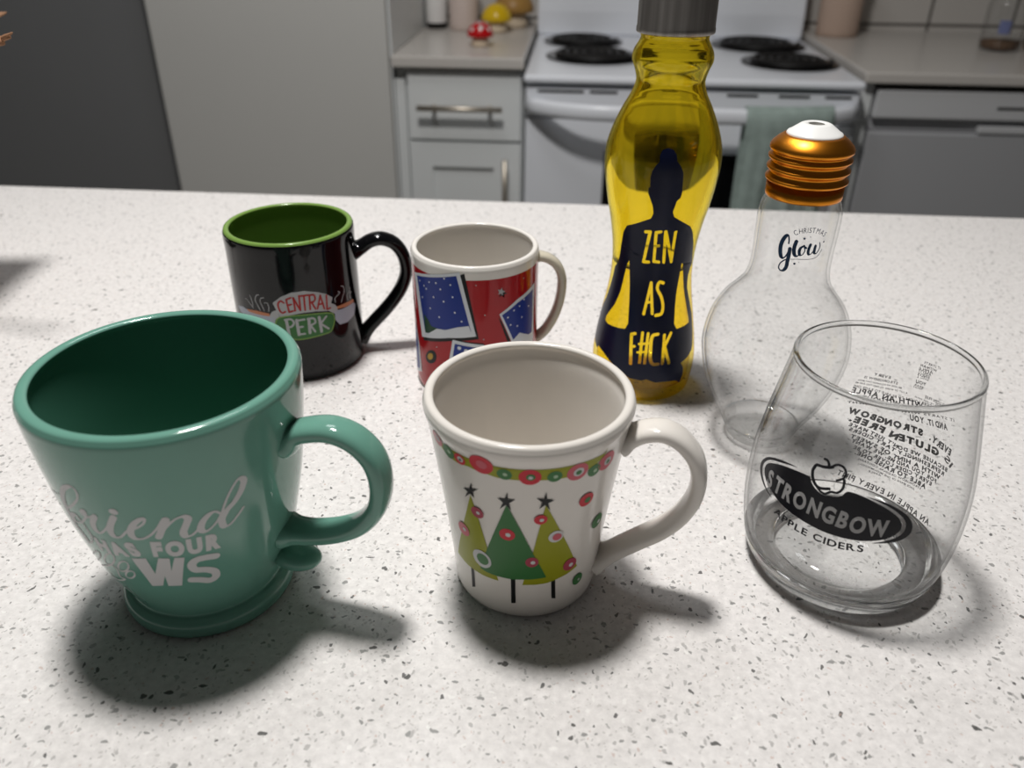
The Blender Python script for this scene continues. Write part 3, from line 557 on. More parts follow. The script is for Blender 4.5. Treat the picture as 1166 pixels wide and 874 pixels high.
('white','tree_print','print_white','D',(0.9,0.4),[(-82.42,62.6)]),
('white','tree_print','print_white','D',(3.35,0.3),[(-72.55,51.69)]),
('white','tree_print','rose','D',(2.02,0.4),[(-71.88,51.45)]),
('white','tree_print','plum','D',(3.7,0.3),[(-59.17,31.38)]),
('white','tree_print','print_white','D',(1.17,0.4),[(-58.31,31.01)]),
('white','tree_print','berry','D',(3.5,0.3),[(-54.76,68.19)]),
('white','tree_print','leaf','D',(1.5,0.4),[(-54.0,67.85)]),
('white','tree_print','leaf','D',(3.78,0.3),[(-39.03,49.77)]),
('white','tree_print','print_white','D',(1.02,0.4),[(-37.52,48.97)]),
('white','tree_print','leaf','D',(3.29,0.3),[(-49.13,18.49)]),
('white','tree_print','print_white','D',(0.72,0.4),[(-48.05,17.97)]),
('bulb','script_lettering','ink_blue','C',(2.1,0),[(-116.22,126.92),(-116.28,127.37),(-116.32,127.83),(-116.4,128.25),(-116.5,128.7),(-116.72,129.12),(-117.03,129.57),(-117.37,130.1),(-117.77,130.6),(-118.26,130.98),(-118.83,131.17),(-119.25,131.2),(-119.76,131.13),(-120.24,131.04),(-120.76,130.89),(-121.24,130.71),(-122.01,130.35),(-122.75,129.9),(-123.51,129.34),(-124.13,128.79),(-124.74,128.22),(-125.2,127.65),(-125.66,127.02),(-125.96,126.4),(-126.25,125.75),(-126.45,125.09),(-126.46,124.46),(-126.45,123.77),(-126.27,123.12),(-126.02,122.48),(-125.71,121.86),(-125.39,121.29),(-125.0,120.72),(-124.49,120.2),(-123.99,119.7),(-123.37,119.31),(-122.86,119.11),(-122.31,118.93),(-121.73,118.78),(-121.17,118.67),(-120.63,118.64),(-120.0,118.74),(-119.38,118.93),(-118.78,119.18),(-118.21,119.46),(-117.66,119.77),(-117.15,120.09),(-116.67,120.48),(-116.24,120.89),(-115.88,121.29),(-115.52,121.72),(-115.17,122.22),(-114.88,122.74),(-114.63,123.28),(-114.36,123.85),(-114.1,124.39)]),
('bulb','script_lettering','ink_blue','C',(1.9,0),[(-113.46,124.25),(-113.41,123.61),(-113.36,122.94),(-113.3,122.3),(-113.27,121.62),(-113.25,120.97),(-113.3,120.24),(-113.37,119.49),(-113.45,118.78),(-113.55,118.04),(-113.65,117.3),(-113.68,116.59),(-113.64,115.89),(-113.65,115.17),(-113.77,114.53),(-114.09,113.95),(-114.53,113.52),(-115.08,113.1),(-115.69,112.76),(-116.41,112.43),(-117.16,112.2),(-117.83,112.09),(-118.63,111.99),(-119.46,111.92),(-120.24,111.94),(-121.0,111.97),(-121.73,112.11),(-122.4,112.34),(-123.08,112.59),(-123.6,112.9),(-124.02,113.18),(-124.16,113.62),(-124.11,114.11),(-123.9,114.61),(-123.56,115.11),(-123.11,115.56),(-122.54,115.98),(-121.81,116.37),(-121.03,116.7),(-120.14,117.05),(-119.26,117.38),(-118.48,117.61),(-117.62,117.85),(-116.78,118.05),(-115.93,118.23),(-115.1,118.43)]),
('bulb','script_lettering','ink_blue','C',(1.9,0),[(-106.81,128.48),(-107.03,127.99),(-107.28,127.53),(-107.51,127.04),(-107.7,126.55),(-107.84,126.05),(-107.94,125.51),(-108.01,124.96),(-108.03,124.41),(-107.97,123.87),(-107.8,123.36),(-107.57,122.94),(-107.27,122.48),(-106.9,122.05),(-106.46,121.68),(-105.91,121.33),(-105.39,121.11),(-104.78,120.89),(-104.12,120.71),(-103.5,120.61),(-102.9,120.55),(-102.41,120.6),(-101.97,120.75),(-101.51,120.9),(-101.05,121.07),(-100.63,121.25)]),
('bulb','script_lettering','ink_blue','C',(1.5,0),[(-95.49,126.47),(-96.39,126.24),(-97.28,125.98),(-98.21,125.75),(-99.04,125.49),(-99.64,125.17),(-100.06,124.8),(-100.32,124.36),(-100.5,123.93),(-100.51,123.47),(-100.44,123.07),(-100.22,122.66),(-99.88,122.22),(-99.44,121.81),(-98.96,121.5),(-98.42,121.31),(-97.88,121.25),(-97.31,121.29),(-96.7,121.39),(-96.11,121.52),(-95.58,121.67),(-94.88,121.96),(-94.28,122.36),(-93.83,122.86),(-93.44,123.33),(-93.31,123.81),(-93.5,124.28),(-93.93,124.78),(-94.42,125.27),(-94.8,125.67),(-94.79,125.88),(-94.5,125.89),(-94.0,125.78),(-93.42,125.63),(-92.75,125.44),(-92.19,125.3)]),
('bulb','script_lettering','ink_blue','C',(1.5,0),[(-87.12,127.13),(-87.28,126.69),(-87.57,126.28),(-87.84,125.87),(-88.08,125.46),(-88.17,125.02),(-88.32,124.61),(-88.46,124.19),(-88.45,123.73),(-88.36,123.31),(-88.23,122.95),(-87.91,122.63),(-87.64,122.35),(-87.2,122.06),(-86.81,121.86),(-86.36,121.74),(-85.82,121.72),(-85.18,121.78),(-84.61,121.93),(-84.04,122.12),(-83.39,122.28),(-82.82,122.63),(-82.14,123.0),(-81.61,123.45),(-81.12,123.92),(-80.57,124.34),(-80.32,124.89),(-80.09,125.52),(-79.93,126.13),(-79.75,126.56),(-79.6,126.71),(-79.67,126.55),(-79.66,126.09),(-79.74,125.49),(-79.83,124.88),(-79.8,124.34),(-79.7,123.93),(-79.74,123.53),(-79.6,123.12),(-79.49,122.8),(-79.07,122.53),(-78.71,122.4),(-78.14,122.26),(-77.66,122.19),(-77.16,122.15),(-76.67,122.15),(-75.91,122.29),(-75.23,122.6),(-74.55,123.0),(-73.89,123.42),(-73.48,123.86),(-73.11,124.3),(-72.77,124.77),(-72.5,125.25),(-72.47,125.75),(-72.39,126.2),(-72.63,126.58),(-72.95,126.95),(-73.33,127.31),(-73.72,127.67),(-74.08,128.04)]),
('bulb','script_lettering','ink_blue','C',(0.8,0),[(-109.92,118.74),(-108.0,118.83),(-106.08,118.92),(-104.17,119.01),(-102.23,119.07),(-100.32,119.15),(-98.32,119.14),(-96.36,119.16),(-94.34,119.14),(-92.33,119.14),(-90.36,119.15),(-88.46,119.18),(-86.45,119.18),(-84.59,119.24),(-82.66,119.29),(-80.8,119.38),(-79.26,119.52),(-77.76,119.69),(-76.32,119.88),(-74.93,120.11),(-73.78,120.41),(-72.72,120.75),(-71.72,121.14),(-70.95,121.59),(-70.41,122.07),(-69.77,122.5),(-69.3,122.84),(-69.06,123.2),(-68.68,123.52),(-68.49,123.88),(-68.28,124.24)]),
('bulb','script_lettering','ink_blue','P',0,[(-97.41,131.48),(-96.55,130.63),(-94.34,130.61),(-96.06,130.16),(-95.13,129.36),(-96.98,129.91),(-98.62,129.42),(-98.05,130.21),(-99.99,130.72),(-97.77,130.65)]),
('bulb','script_lettering','ink_blue','D',(0.25,0),[(-89.36,131.18)]),
('bulb','script_lettering','ink_blue','D',(0.44,0),[(-67.88,128.23)]),
('bulb','script_lettering','ink_blue','D',(0.59,0),[(-103.73,116.6)]),
('bulb','script_lettering','ink_blue','D',(0.22,0),[(-98.07,117.39)]),
('bulb', 'script_lettering', 'ink_blue', 'T',('CHRISTMAS', 2.6, 0, 0.0), [(-109.7, 131.41),(-105.5, 132.5),(-99.26, 133.08),(-92.77, 133.39),(-86.01, 133.42),(-79.32, 132.88),(-73.57, 131.84),(-69.72, 130.81)]),
('bottle','figure_print','navy','H',0,[[(-106.12,120.81),(-103.98,124.0),(-105.17,128.25),(-108.31,132.73),(-110.77,135.91),(-110.69,138.79),(-109.16,139.71),(-109.8,144.48),(-108.49,148.84),(-105.13,152.01),(-102.41,153.59),(-102.86,157.19),(-100.68,159.73),(-95.4,160.89),(-90.46,160.04),(-87.06,157.47),(-86.12,154.23),(-82.73,152.01),(-79.33,148.17),(-78.52,142.69),(-78.29,139.02),(-77.66,137.78),(-78.26,133.65),(-81.68,131.9),(-82.63,128.69),(-83.8,125.24),(-81.27,122.14),(-71.8,119.1),(-56.31,114.54),(-49.2,110.34),(-36.58,99.67),(-28.08,88.43),(-36.51,80.56),(-37.25,72.92),(-29.48,62.91),(-23.78,53.91),(-23.43,42.67),(-26.52,33.07),(-30.07,30.29),(-40.07,27.96),(-52.56,26.33),(-48.15,22.33),(-47.55,16.7),(-50.38,11.8),(-58.82,14.94),(-72.9,15.68),(-83.53,15.82),(-93.97,18.29),(-98.69,16.98),(-105.35,17.36),(-112.14,17.68),(-123.16,20.32),(-137.22,24.89),(-149.81,28.15),(-162.13,29.62),(-164.79,27.26),(-175.11,28.63),(-190.33,30.87),(-190.62,37.42),(-191.08,45.05),(-174.3,60.68),(-167.9,73.09),(-163.68,82.75),(-154.07,87.62),(-147.8,99.48),(-142.41,108.38),(-135.98,113.3),(-123.09,116.23)],[(-132.79,91.32),(-129.79,80.06),(-125.7,66.21),(-122.2,52.41),(-125.0,48.78),(-138.48,47.75),(-152.35,47.13),(-159.83,48.0),(-159.47,51.14),(-148.03,60.91),(-142.56,69.63),(-139.87,79.69),(-136.25,87.96)],[(-56.52,90.74),(-57.22,82.09),(-60.49,71.87),(-62.02,63.54),(-63.41,53.33),(-59.75,49.72),(-47.11,49.82),(-35.83,50.32),(-36.78,54.43),(-40.36,62.77),(-44.96,71.11),(-49.01,81.21),(-53.82,90.47)]]),
('bottle','figure_print','yellow_print','S',(2.0,0.15),[(-111.18,111.91),(-105.84,112.27),(-111.67,92.62),(-104.81,92.74)]),
('bottle','figure_print','yellow_print','S',(1.9,0.15),[(-93.6,112.7),(-98.89,112.12),(-97.99,93.48),(-91.35,93.16)]),
('bottle','figure_print','yellow_print','S',(1.8,0.15),[(-98.3,103.32),(-93.95,103.61)]),
('bottle','figure_print','yellow_print','S',(2.0,0.15),[(-84.68,93.15),(-87.84,112.76),(-74.12,93.12),(-75.78,113.4)]),
('bottle','figure_print','yellow_print','S',(1.9,0.15),[(-104.16,60.16),(-98.52,79.82),(-93.27,60.56)]),
('bottle','figure_print','yellow_print','S',(1.6,0.15),[(-101.86,67.26),(-95.01,67.95)]),
('bottle','figure_print','yellow_print','S',(2.0,0.15),[(-81.72,79.69),(-82.87,79.86),(-84.12,80.1),(-85.22,80.24),(-86.32,80.35),(-87.16,80.24),(-88.11,79.83),(-88.84,79.13),(-89.33,78.24),(-89.58,77.32),(-89.52,76.45),(-88.85,75.46),(-87.62,74.46),(-86.08,73.4),(-84.55,72.32),(-83.39,71.27),(-82.42,70.13),(-81.53,68.97),(-80.84,67.83),(-80.32,66.69),(-80.04,65.56),(-80.0,64.46),(-80.11,63.31),(-80.39,62.18),(-80.97,61.21),(-81.88,60.48),(-82.98,60.16),(-84.3,59.97),(-85.79,59.89),(-87.27,59.8),(-88.69,59.66)]),
('bottle','figure_print','yellow_print','S',(1.9,0.15),[(-111.75,47.35),(-115.8,46.47),(-112.47,27.68)]),
('bottle','figure_print','yellow_print','S',(1.8,0.15),[(-114.29,38.69),(-110.83,39.27)]),
('bottle','figure_print','yellow_print','S',(1.7,0.15),[(-102.88,48.51),(-102.76,27.08)]),
('bottle','figure_print','yellow_print','S',(1.7,0.15),[(-96.2,48.33),(-97.37,27.39)]),
('bottle','figure_print','yellow_print','S',(1.5,0.15),[(-105.45,41.15),(-95.17,42.18)]),
('bottle','figure_print','yellow_print','S',(1.5,0.15),[(-106.08,35.76),(-96.04,36.85)]),
('bottle','figure_print','yellow_print','S',(2.0,0.15),[(-84.76,47.96),(-86.0,47.83),(-87.29,47.75),(-88.56,47.64),(-89.68,47.4),(-90.61,47.03),(-91.55,46.0),(-92.0,44.51),(-92.17,42.82),(-92.16,41.03),(-92.14,39.36),(-92.11,37.54),(-92.0,35.57),(-91.74,33.63),(-91.28,31.93),(-90.54,30.56),(-90.02,30.02),(-89.4,29.51),(-88.74,29.12),(-88.01,28.8),(-87.23,28.56),(-86.4,28.47),(-85.48,28.48),(-84.5,28.56),(-83.51,28.65),(-82.5,28.67)]),
('bottle','figure_print','yellow_print','S',(1.8,0.15),[(-76.42,47.2),(-77.29,28.74)]),
('bottle','figure_print','yellow_print','S',(1.9,0.15),[(-67.89,47.86),(-75.8,39.95),(-69.22,28.43)]),
('glass','oval_logo','ink_black','P',0,[(-139.34,69.15),(-141.23,69.01),(-143.13,68.88),(-145.18,68.63),(-147.68,68.25),(-150.31,67.82),(-152.94,67.29),(-155.43,66.66),(-157.93,65.95),(-160.41,65.09),(-162.84,64.12),(-165.25,63.02),(-167.24,61.8),(-168.12,60.97),(-168.77,60.1),(-169.18,59.22),(-169.15,58.18),(-168.72,57.14),(-168.04,56.21),(-167.06,55.34),(-165.81,54.58),(-164.47,53.82),(-162.6,53.07),(-160.54,52.37),(-158.41,51.71),(-155.89,50.99),(-153.27,50.31),(-150.62,49.73),(-147.84,49.33),(-145.08,48.98),(-142.33,48.65),(-139.32,48.42),(-136.34,48.15),(-133.41,47.98),(-130.71,47.78),(-128.06,47.61),(-125.42,47.53),(-122.71,47.49),(-119.99,47.55),(-117.31,47.58),(-114.7,47.74),(-112.11,47.87),(-109.59,48.1),(-107.28,48.41),(-105.03,48.81),(-102.85,49.29),(-100.76,49.75),(-98.75,50.34),(-96.91,51.0),(-95.49,51.6),(-94.22,52.3),(-93.1,53.11),(-92.21,53.96),(-91.41,54.85),(-90.86,55.8),(-90.64,56.73),(-90.63,57.72),(-90.86,58.72),(-91.34,59.65),(-92.09,60.58),(-92.99,61.46),(-94.49,62.59),(-96.27,63.65),(-98.12,64.59),(-100.17,65.48),(-102.31,66.24),(-104.46,66.93),(-106.74,67.65),(-109.03,68.25),(-111.42,68.76),(-114.29,69.19),(-117.26,69.48),(-119.58,69.16),(-120.47,68.35),(-121.06,67.3),(-121.74,66.42),(-122.56,65.88),(-123.46,65.44),(-124.38,65.13),(-125.34,64.92),(-126.32,64.84),(-127.31,64.69),(-128.28,64.41),(-129.23,64.16),(-130.26,64.0),(-131.73,64.25),(-133.33,64.72),(-134.79,65.25),(-135.83,65.76),(-136.74,66.38),(-137.6,66.98),(-138.22,67.7),(-138.76,68.45)]),
('glass','oval_logo','ink_black','P',0,[(-147.27,69.87),(-149.73,69.66),(-152.32,69.35),(-155.03,68.88),(-158.03,68.21),(-161.16,67.38),(-164.15,66.37),(-166.32,65.47),(-168.46,64.44),(-170.29,63.29),(-171.8,62.03),(-173.03,60.69),(-173.89,59.34),(-174.24,57.83),(-173.88,56.46),(-173.14,55.22),(-171.86,53.97),(-170.16,52.87),(-168.34,51.88),(-166.35,51.08),(-164.33,50.35),(-162.35,49.73),(-160.14,49.3),(-158.03,48.91),(-156.98,48.86),(-158.01,49.22),(-160.41,49.91),(-162.81,50.7),(-164.76,51.68),(-166.71,52.77),(-168.37,53.95),(-169.54,55.0),(-170.53,56.09),(-171.09,57.28),(-171.27,58.27),(-171.16,59.31),(-170.71,60.37),(-169.79,61.5),(-168.51,62.64),(-167.05,63.66),(-164.46,64.88),(-161.52,65.87),(-158.75,66.75),(-156.61,67.42),(-154.56,68.03),(-152.52,68.64)]),
('glass','oval_logo','ink_black','P',0,[(-110.19,69.02),(-107.95,68.91),(-105.71,68.75),(-103.42,68.45),(-100.82,67.87),(-98.19,67.13),(-95.61,66.19),(-93.19,65.15),(-90.83,63.97),(-88.77,62.57),(-87.47,61.38),(-86.34,60.03),(-85.54,58.65),(-85.08,57.27),(-84.97,55.93),(-85.15,54.65),(-85.82,53.4),(-86.89,52.28),(-88.22,51.35),(-89.97,50.44),(-92.09,49.82),(-94.26,49.22),(-97.61,48.72),(-101.05,48.22),(-102.69,48.13),(-101.44,48.6),(-98.65,49.4),(-95.99,50.27),(-94.11,51.05),(-92.33,51.87),(-90.83,52.82),(-89.88,53.75),(-89.08,54.71),(-88.62,55.8),(-88.53,56.99),(-88.71,58.24),(-89.19,59.46),(-90.06,60.68),(-91.23,61.8),(-92.62,62.9),(-94.43,64.06),(-96.42,65.06),(-98.45,65.94),(-100.51,66.68),(-102.61,67.3),(-104.72,67.93)]),
('glass','oval_logo','ink_black','S',(1.31,0),[(-138.44,74.72),(-138.6,74.19),(-138.74,73.72),(-138.91,73.2),(-139.0,72.72),(-139.05,72.16),(-138.93,71.56),(-138.72,70.94),(-138.45,70.3),(-138.14,69.68),(-137.79,69.09),(-137.38,68.57),(-136.93,68.07),(-136.44,67.59),(-135.93,67.15),(-135.37,66.84),(-134.82,66.61),(-134.21,66.48),(-133.58,66.41),(-132.95,66.37),(-132.28,66.43),(-131.51,66.56),(-130.72,66.77),(-129.9,67.08),(-129.09,67.34),(-128.27,67.64)]),
('glass','oval_logo','ink_black','S',(1.06,0),[(-136.08,67.64),(-135.53,67.18),(-134.98,66.71),(-134.4,66.3),(-133.84,65.87),(-133.21,65.55),(-132.54,65.26),(-131.82,64.98),(-131.06,64.82),(-130.37,64.67),(-129.69,64.76),(-129.15,65.0),(-128.66,65.36),(-128.18,65.83),(-127.7,66.24),(-127.15,66.62),(-126.53,66.77),(-125.84,66.85),(-125.14,66.91),(-124.48,67.01),(-123.9,67.27),(-123.41,67.64),(-122.97,68.09),(-122.58,68.65),(-122.26,69.24),(-122.05,69.79),(-121.94,70.47),(-121.96,71.26),(-122.08,72.02),(-122.21,72.78),(-122.31,73.54)]),
('glass','oval_logo','ink_black','S',(1.31,0),[(-137.84,75.37),(-137.16,75.44),(-136.48,75.51),(-135.8,75.58),(-135.17,75.61),(-134.51,75.71),(-133.86,75.84),(-133.21,75.99),(-132.57,76.16),(-131.97,76.33),(-131.43,76.46),(-131.05,76.59),(-130.67,76.78),(-130.33,76.93),(-129.99,77.07),(-129.65,77.21)]),
('glass','oval_logo','ink_black','S',(1.06,0),[(-130.07,77.3),(-129.64,77.65),(-129.21,78.02),(-128.78,78.38),(-128.32,78.69),(-127.84,78.88),(-127.21,79.05),(-126.53,79.11),(-125.85,79.05),(-125.18,78.99),(-124.6,78.82),(-124.1,78.54),(-123.62,78.19),(-123.19,77.79),(-122.85,77.32),(-122.63,76.84),(-122.51,76.42),(-122.47,75.91),(-122.54,75.35),(-122.67,74.85),(-122.9,74.38),(-123.31,73.92),(-123.88,73.5),(-124.56,73.05),(-125.25,72.66),(-125.89,72.25)]),
('glass','oval_logo','ink_black','S',(1.14,0),[(-131.46,76.62),(-131.61,76.96),(-131.75,77.3),(-131.9,77.64),(-132.07,77.97),(-132.27,78.26),(-132.53,78.47),(-132.79,78.72),(-133.1,78.9),(-133.41,79.04),(-133.71,79.16),(-133.96,79.16),(-134.17,79.19),(-134.41,79.15),(-134.61,79.17),(-134.86,79.13)]),
('glass','oval_logo','ink_black','D',(0.23,0),[(-121.56,75.44)]),
('glass','oval_logo','ink_black','D',(0.23,0),[(-120.11,74.5)]),
('glass','oval_logo','ink_black','D',(0.23,0),[(-120.1,72.79)]),
('glass','oval_logo','ink_black','D',(0.23,0),[(-120.71,71.61)]),
('glass','oval_logo','ink_black','D',(0.23,0),[(-119.6,75.34)]),
('glass','oval_logo','ink_black','D',(0.23,0),[(-119.17,72.71)]),
('glass','oval_logo','ink_black','D',(0.23,0),[(-120.76,70.53)]),
('glass','oval_logo','ink_black','D',(0.23,0),[(-118.99,76.95)]),
('glass','oval_logo','ink_black','D',(0.23,0),[(-118.63,73.88)]),
('glass', 'oval_logo', 'logo_silver', 'T',('STRONGBOW', 7.2, 0.15, 0.04), [(-163.44, 52.79),(-160.82, 53.01),(-158.35, 53.13),(-155.91, 53.19),(-153.14, 53.15),(-150.31, 53.11),(-147.62, 53.04),(-145.0, 53.06),(-142.49, 53.04),(-140.02, 53.09),(-137.74, 53.1),(-135.48, 53.16),(-133.26, 53.18),(-131.08, 53.11),(-128.94, 52.98),(-126.84, 52.85),(-124.81, 52.79),(-122.82, 52.72),(-120.79, 52.66),(-118.6, 52.54),(-116.38, 52.37),(-114.18, 52.26),(-112.01, 52.13),(-109.85, 51.98),(-107.75, 51.98),(-105.86, 51.99),(-104.04, 52.12),(-102.19, 52.23),(-100.21, 52.33),(-98.23, 52.46),(-96.21, 52.53)]),
('glass', 'oval_logo', 'ink_black', 'T',('APPLE CIDERS', 3.3, 0, 0.03), [(-153.8, 43.25),(-151.94, 42.95),(-150.08, 42.65),(-148.31, 42.35),(-146.58, 42.22),(-144.93, 42.08),(-143.21, 41.97),(-141.12, 41.86),(-138.96, 41.79),(-136.82, 41.72),(-134.63, 41.69),(-132.44, 41.66),(-130.18, 41.73),(-127.64, 41.75),(-125.04, 41.76),(-122.49, 41.78),(-120.08, 41.78),(-117.7, 41.84),(-115.2, 42.0),(-111.97, 42.32),(-108.56, 42.72),(-105.13, 43.01)]),
('glass', 'apple_lettering', 'ink_black', 'T',('IT STARTS', 1.3, 0, 0.02), [(30.15, 92.6),(35.66, 92.3),(40.95, 92.24)]),
('glass', 'apple_lettering', 'ink_black', 'T',('WITH AN', 1.5, 0, 0.02), [(32.02, 90.33),(37.52, 90.06),(42.83, 90.02)]),
('glass', 'apple_lettering', 'ink_black', 'T',('APPLE', 1.5, 0, 0.02), [(34.35, 88.49),(38.98, 88.1),(43.51, 87.85)]),
('glass', 'apple_lettering', 'ink_black', 'T',('AND IT', 1.5, 0, 0.02), [(35.11, 86.94),(39.4, 86.64),(43.55, 86.53)]),
('glass', 'apple_lettering', 'ink_black', 'T',('ENDS', 1.6, 0, 0.02), [(35.85, 85.02),(39.69, 84.74),(43.46, 84.57)]),
('glass', 'apple_lettering', 'ink_black', 'T',('WITH A', 0.8, 0, 0.02), [(35.92, 83.83),(39.76, 83.47),(43.49, 83.24)]),
('glass', 'apple_lettering', 'ink_black', 'T',('YOU', 1.7, 0, 0.02), [(37.05, 80.66),(40.32, 80.39),(43.52, 80.21)]),
('glass', 'apple_lettering', 'ink_black', 'T',('BEAR', 1.0, 0, 0.02), [(38.45, 78.65),(41.31, 78.45),(44.11, 78.35)]),
('glass', 'apple_lettering', 'ink_black', 'T',('FRUIT', 0.7, 0, 0.02), [(39.26, 77.47),(41.91, 77.3),(44.54, 77.18)]),
('glass', 'apple_lettering', 'ink_black', 'T',('EVERY', 1.6, 0, 0.02), [(58.4, 77.73),(63.26, 77.69),(68.15, 77.79)]),
('glass', 'apple_lettering', 'ink_black', 'T',('STRONGBOW IS', 1.4, 0, 0.02), [(53.49, 75.69),(63.33, 75.06),(73.33, 75.18)]),
('glass', 'apple_lettering', 'ink_black', 'T',('BECAUSE WE DO THINGS THAT MAKE', 0.9, 0, 0.02), [(50.7, 74.03),(63.34, 72.97),(76.24, 73.17)]),
('glass', 'apple_lettering', 'ink_black', 'T',('A LOT OF WORK TO FIND YOU AND ME', 1.0, 0, 0.02), [(46.87, 72.22),(61.98, 70.9),(77.4, 71.39)]),
('glass', 'apple_lettering', 'ink_black', 'T',('CIDER LOVERS TO BE ABLE TO RAISE ONE', 1.5, 0, 0.02), [(30.99, 70.63),(54.69, 67.58),(78.03, 68.94)]),
('glass', 'apple_lettering', 'ink_black', 'T',('GLUTEN FREE', 1.6, 0, 0.02), [(22.79, 74.76),(29.73, 74.16),(36.29, 73.97)]),
('glass', 'apple_lettering', 'ink_black', 'T',('ONLY THE CIDER APPLES', 0.9, 0, 0.02), [(25.24, 72.96),(34.02, 72.1),(42.27, 71.91)]),
('glass', 'apple_lettering', 'ink_black', 'T',('WITH AN APPLE', 3.0, 0, 0.03), [(35.95, 67.72),(57.0, 64.87),(78.08, 65.58)]),
('glass', 'apple_lettering', 'ink_black', 'T',('WITHOUT', 2.6, 0, 0.03), [(48.95, 63.86),(60.0, 62.36),(71.12, 61.9)]),
('glass', 'apple_lettering', 'ink_black', 'T',('IT STARTS WITH REFRESHMENT', 1.2, 0, 0.02), [(14.23, 70.68),(47.99, 60.52),(78.45, 58.6)]),
('glass', 'apple_lettering', 'ink_black', 'T',('AND IT. YOU', 3.0, 0, 0.045), [(17.96, 63.89),(30.5, 60.43),(41.82, 58.32)]),
('glass', 'apple_lettering', 'ink_black', 'T',('STRONGBOW', 3.2, 0, 0.07), [(32.58, 52.95),(54.78, 50.75),(76.9, 52.72)]),
('glass', 'apple_lettering', 'ink_black', 'T',('EVERY.', 3.2, 0, 0.06), [(12.12, 52.4),(20.54, 52.34),(28.2, 53.08)]),
('glass', 'apple_lettering', 'ink_black', 'T',('IS', 3.2, 0, 0.03), [(9.64, 46.66),(12.93, 47.53),(16.03, 48.58)]),
('glass', 'apple_lettering', 'ink_black', 'T',('GLUTEN FREE.', 3.4, 0, 0.07), [(19.73, 47.6),(48.11, 44.47),(74.97, 48.15)]),
('glass', 'apple_lettering', 'ink_black', 'T',("BECAUSE WE DON'T JUST MAKE", 1.9, 0, 0.05), [(11.03, 43.51),(44.14, 39.75),(74.19, 45.0)]),
('glass', 'apple_lettering', 'ink_black', 'T',('REFRESHINGLY TART CIDERS', 1.9, 0, 0.05), [(12.33, 40.39),(44.32, 37.08),(73.52, 42.28)]),
('glass', 'apple_lettering', 'ink_black', 'T',('WITH A HINT OF SWEET', 2.1, 0, 0.05), [(14.01, 37.02),(44.09, 33.8),(71.74, 38.16)]),
('glass', 'apple_lettering', 'ink_black', 'T',('FOR YOU AND ME. WE WANT', 1.9, 0, 0.05), [(15.75, 33.99),(44.12, 31.39),(70.35, 35.62)]),
('glass', 'apple_lettering', 'ink_black', 'T',('EVERY CIDER LOVER TO BE', 1.9, 0, 0.05), [(17.98, 31.06),(44.02, 28.66),(68.32, 32.05)]),
('glass', 'apple_lettering', 'ink_black', 'T',('ABLE TO RAISE ONE.', 2.2, 0, 0.055), [(20.75, 27.42),(44.48, 25.94),(66.82, 29.23)]),
('glass', 'apple_lettering', 'ink_black', 'T',('STRONGBOW ORIGINAL CONTAINS', 1.1, 0, 0.02), [(23.29, 25.56),(44.23, 24.09),(64.12, 26.29)]),
('glass', 'apple_lettering', 'ink_black', 'T',('JUICE MADE OF ONE MEDIUM-SIZED', 1.0, 0, 0.02), [(27.05, 23.27),(44.8, 22.18),(61.86, 23.79)]),
('glass', 'apple_lettering', 'ink_black', 'T',('APPLE.', 1.0, 0, 0.02), [(48.62, 21.28),(52.89, 21.18),(57.15, 21.25)]),
('glass', 'apple_lettering', 'ink_black', 'T',('AN APPLE IN EVERY PINT', 2.9, 0, 0.03), [(7.89, 13.15),(12.21, 12.61),(16.26, 12.29),(20.11, 12.0),(23.86, 11.83),(27.58, 12.0),(31.25, 12.21),(34.66, 12.35),(38.0, 12.47),(41.24, 12.63),(44.46, 12.73),(47.84, 12.58),(51.27, 12.46),(54.81, 12.74),(58.23, 13.11),(60.89, 13.46),(63.4, 13.78),(65.49, 14.0),(67.66, 14.29),(71.01, 14.92),(74.57, 15.71)])
]

# ------------------------------------------------------------------ materials
mat('green_inside', srgb(78, 130, 110), .1)  # darker green on the inside of the footed mug
mat('glaze_sage', srgb(110, 160, 144), .09, spec=.55, vary=(60, .12))
mat('glaze_black', srgb(13, 13, 15), .07)
mat('glaze_lime', srgb(120, 152, 76), .12)
mat('glaze_white', srgb(232, 228, 222), .12)
mat('glaze_cream', srgb(228, 223, 216), .15, vary=(90, .04))
mat('glaze_ivory', srgb(205, 198, 180), .12)
mat('glaze_red', srgb(170, 28, 34), .1)
mat('print_white', srgb(205, 205, 205), .5)
mat('print_pale', srgb(170, 195, 165), .4)
for n, c in dict(logo_grey=(178, 178, 180), logo_red=(170, 40, 38), logo_green=(62, 112, 62), logo_lime=(130, 165, 80), logo_blue=(172, 178, 192), logo_orange=(196, 128, 92),
                 logo_silver=(165, 165, 165), card_black=(22, 22, 24), card_white=(222, 226, 232), card_blue=(38, 58, 140), card_green=(30, 70, 48), card_gold=(190, 150, 50),
                 olive=(150, 152, 28), pine=(56, 112, 60), leaf=(62, 118, 66), berry=(200, 44, 58), rose=(200, 92, 104), plum=(168, 66, 84),
                 ink_blue=(34, 62, 92), ink_black=(16, 17, 24), navy=(14, 20, 46)).items():
    mat(n, srgb(*c), .3, spec=.25)
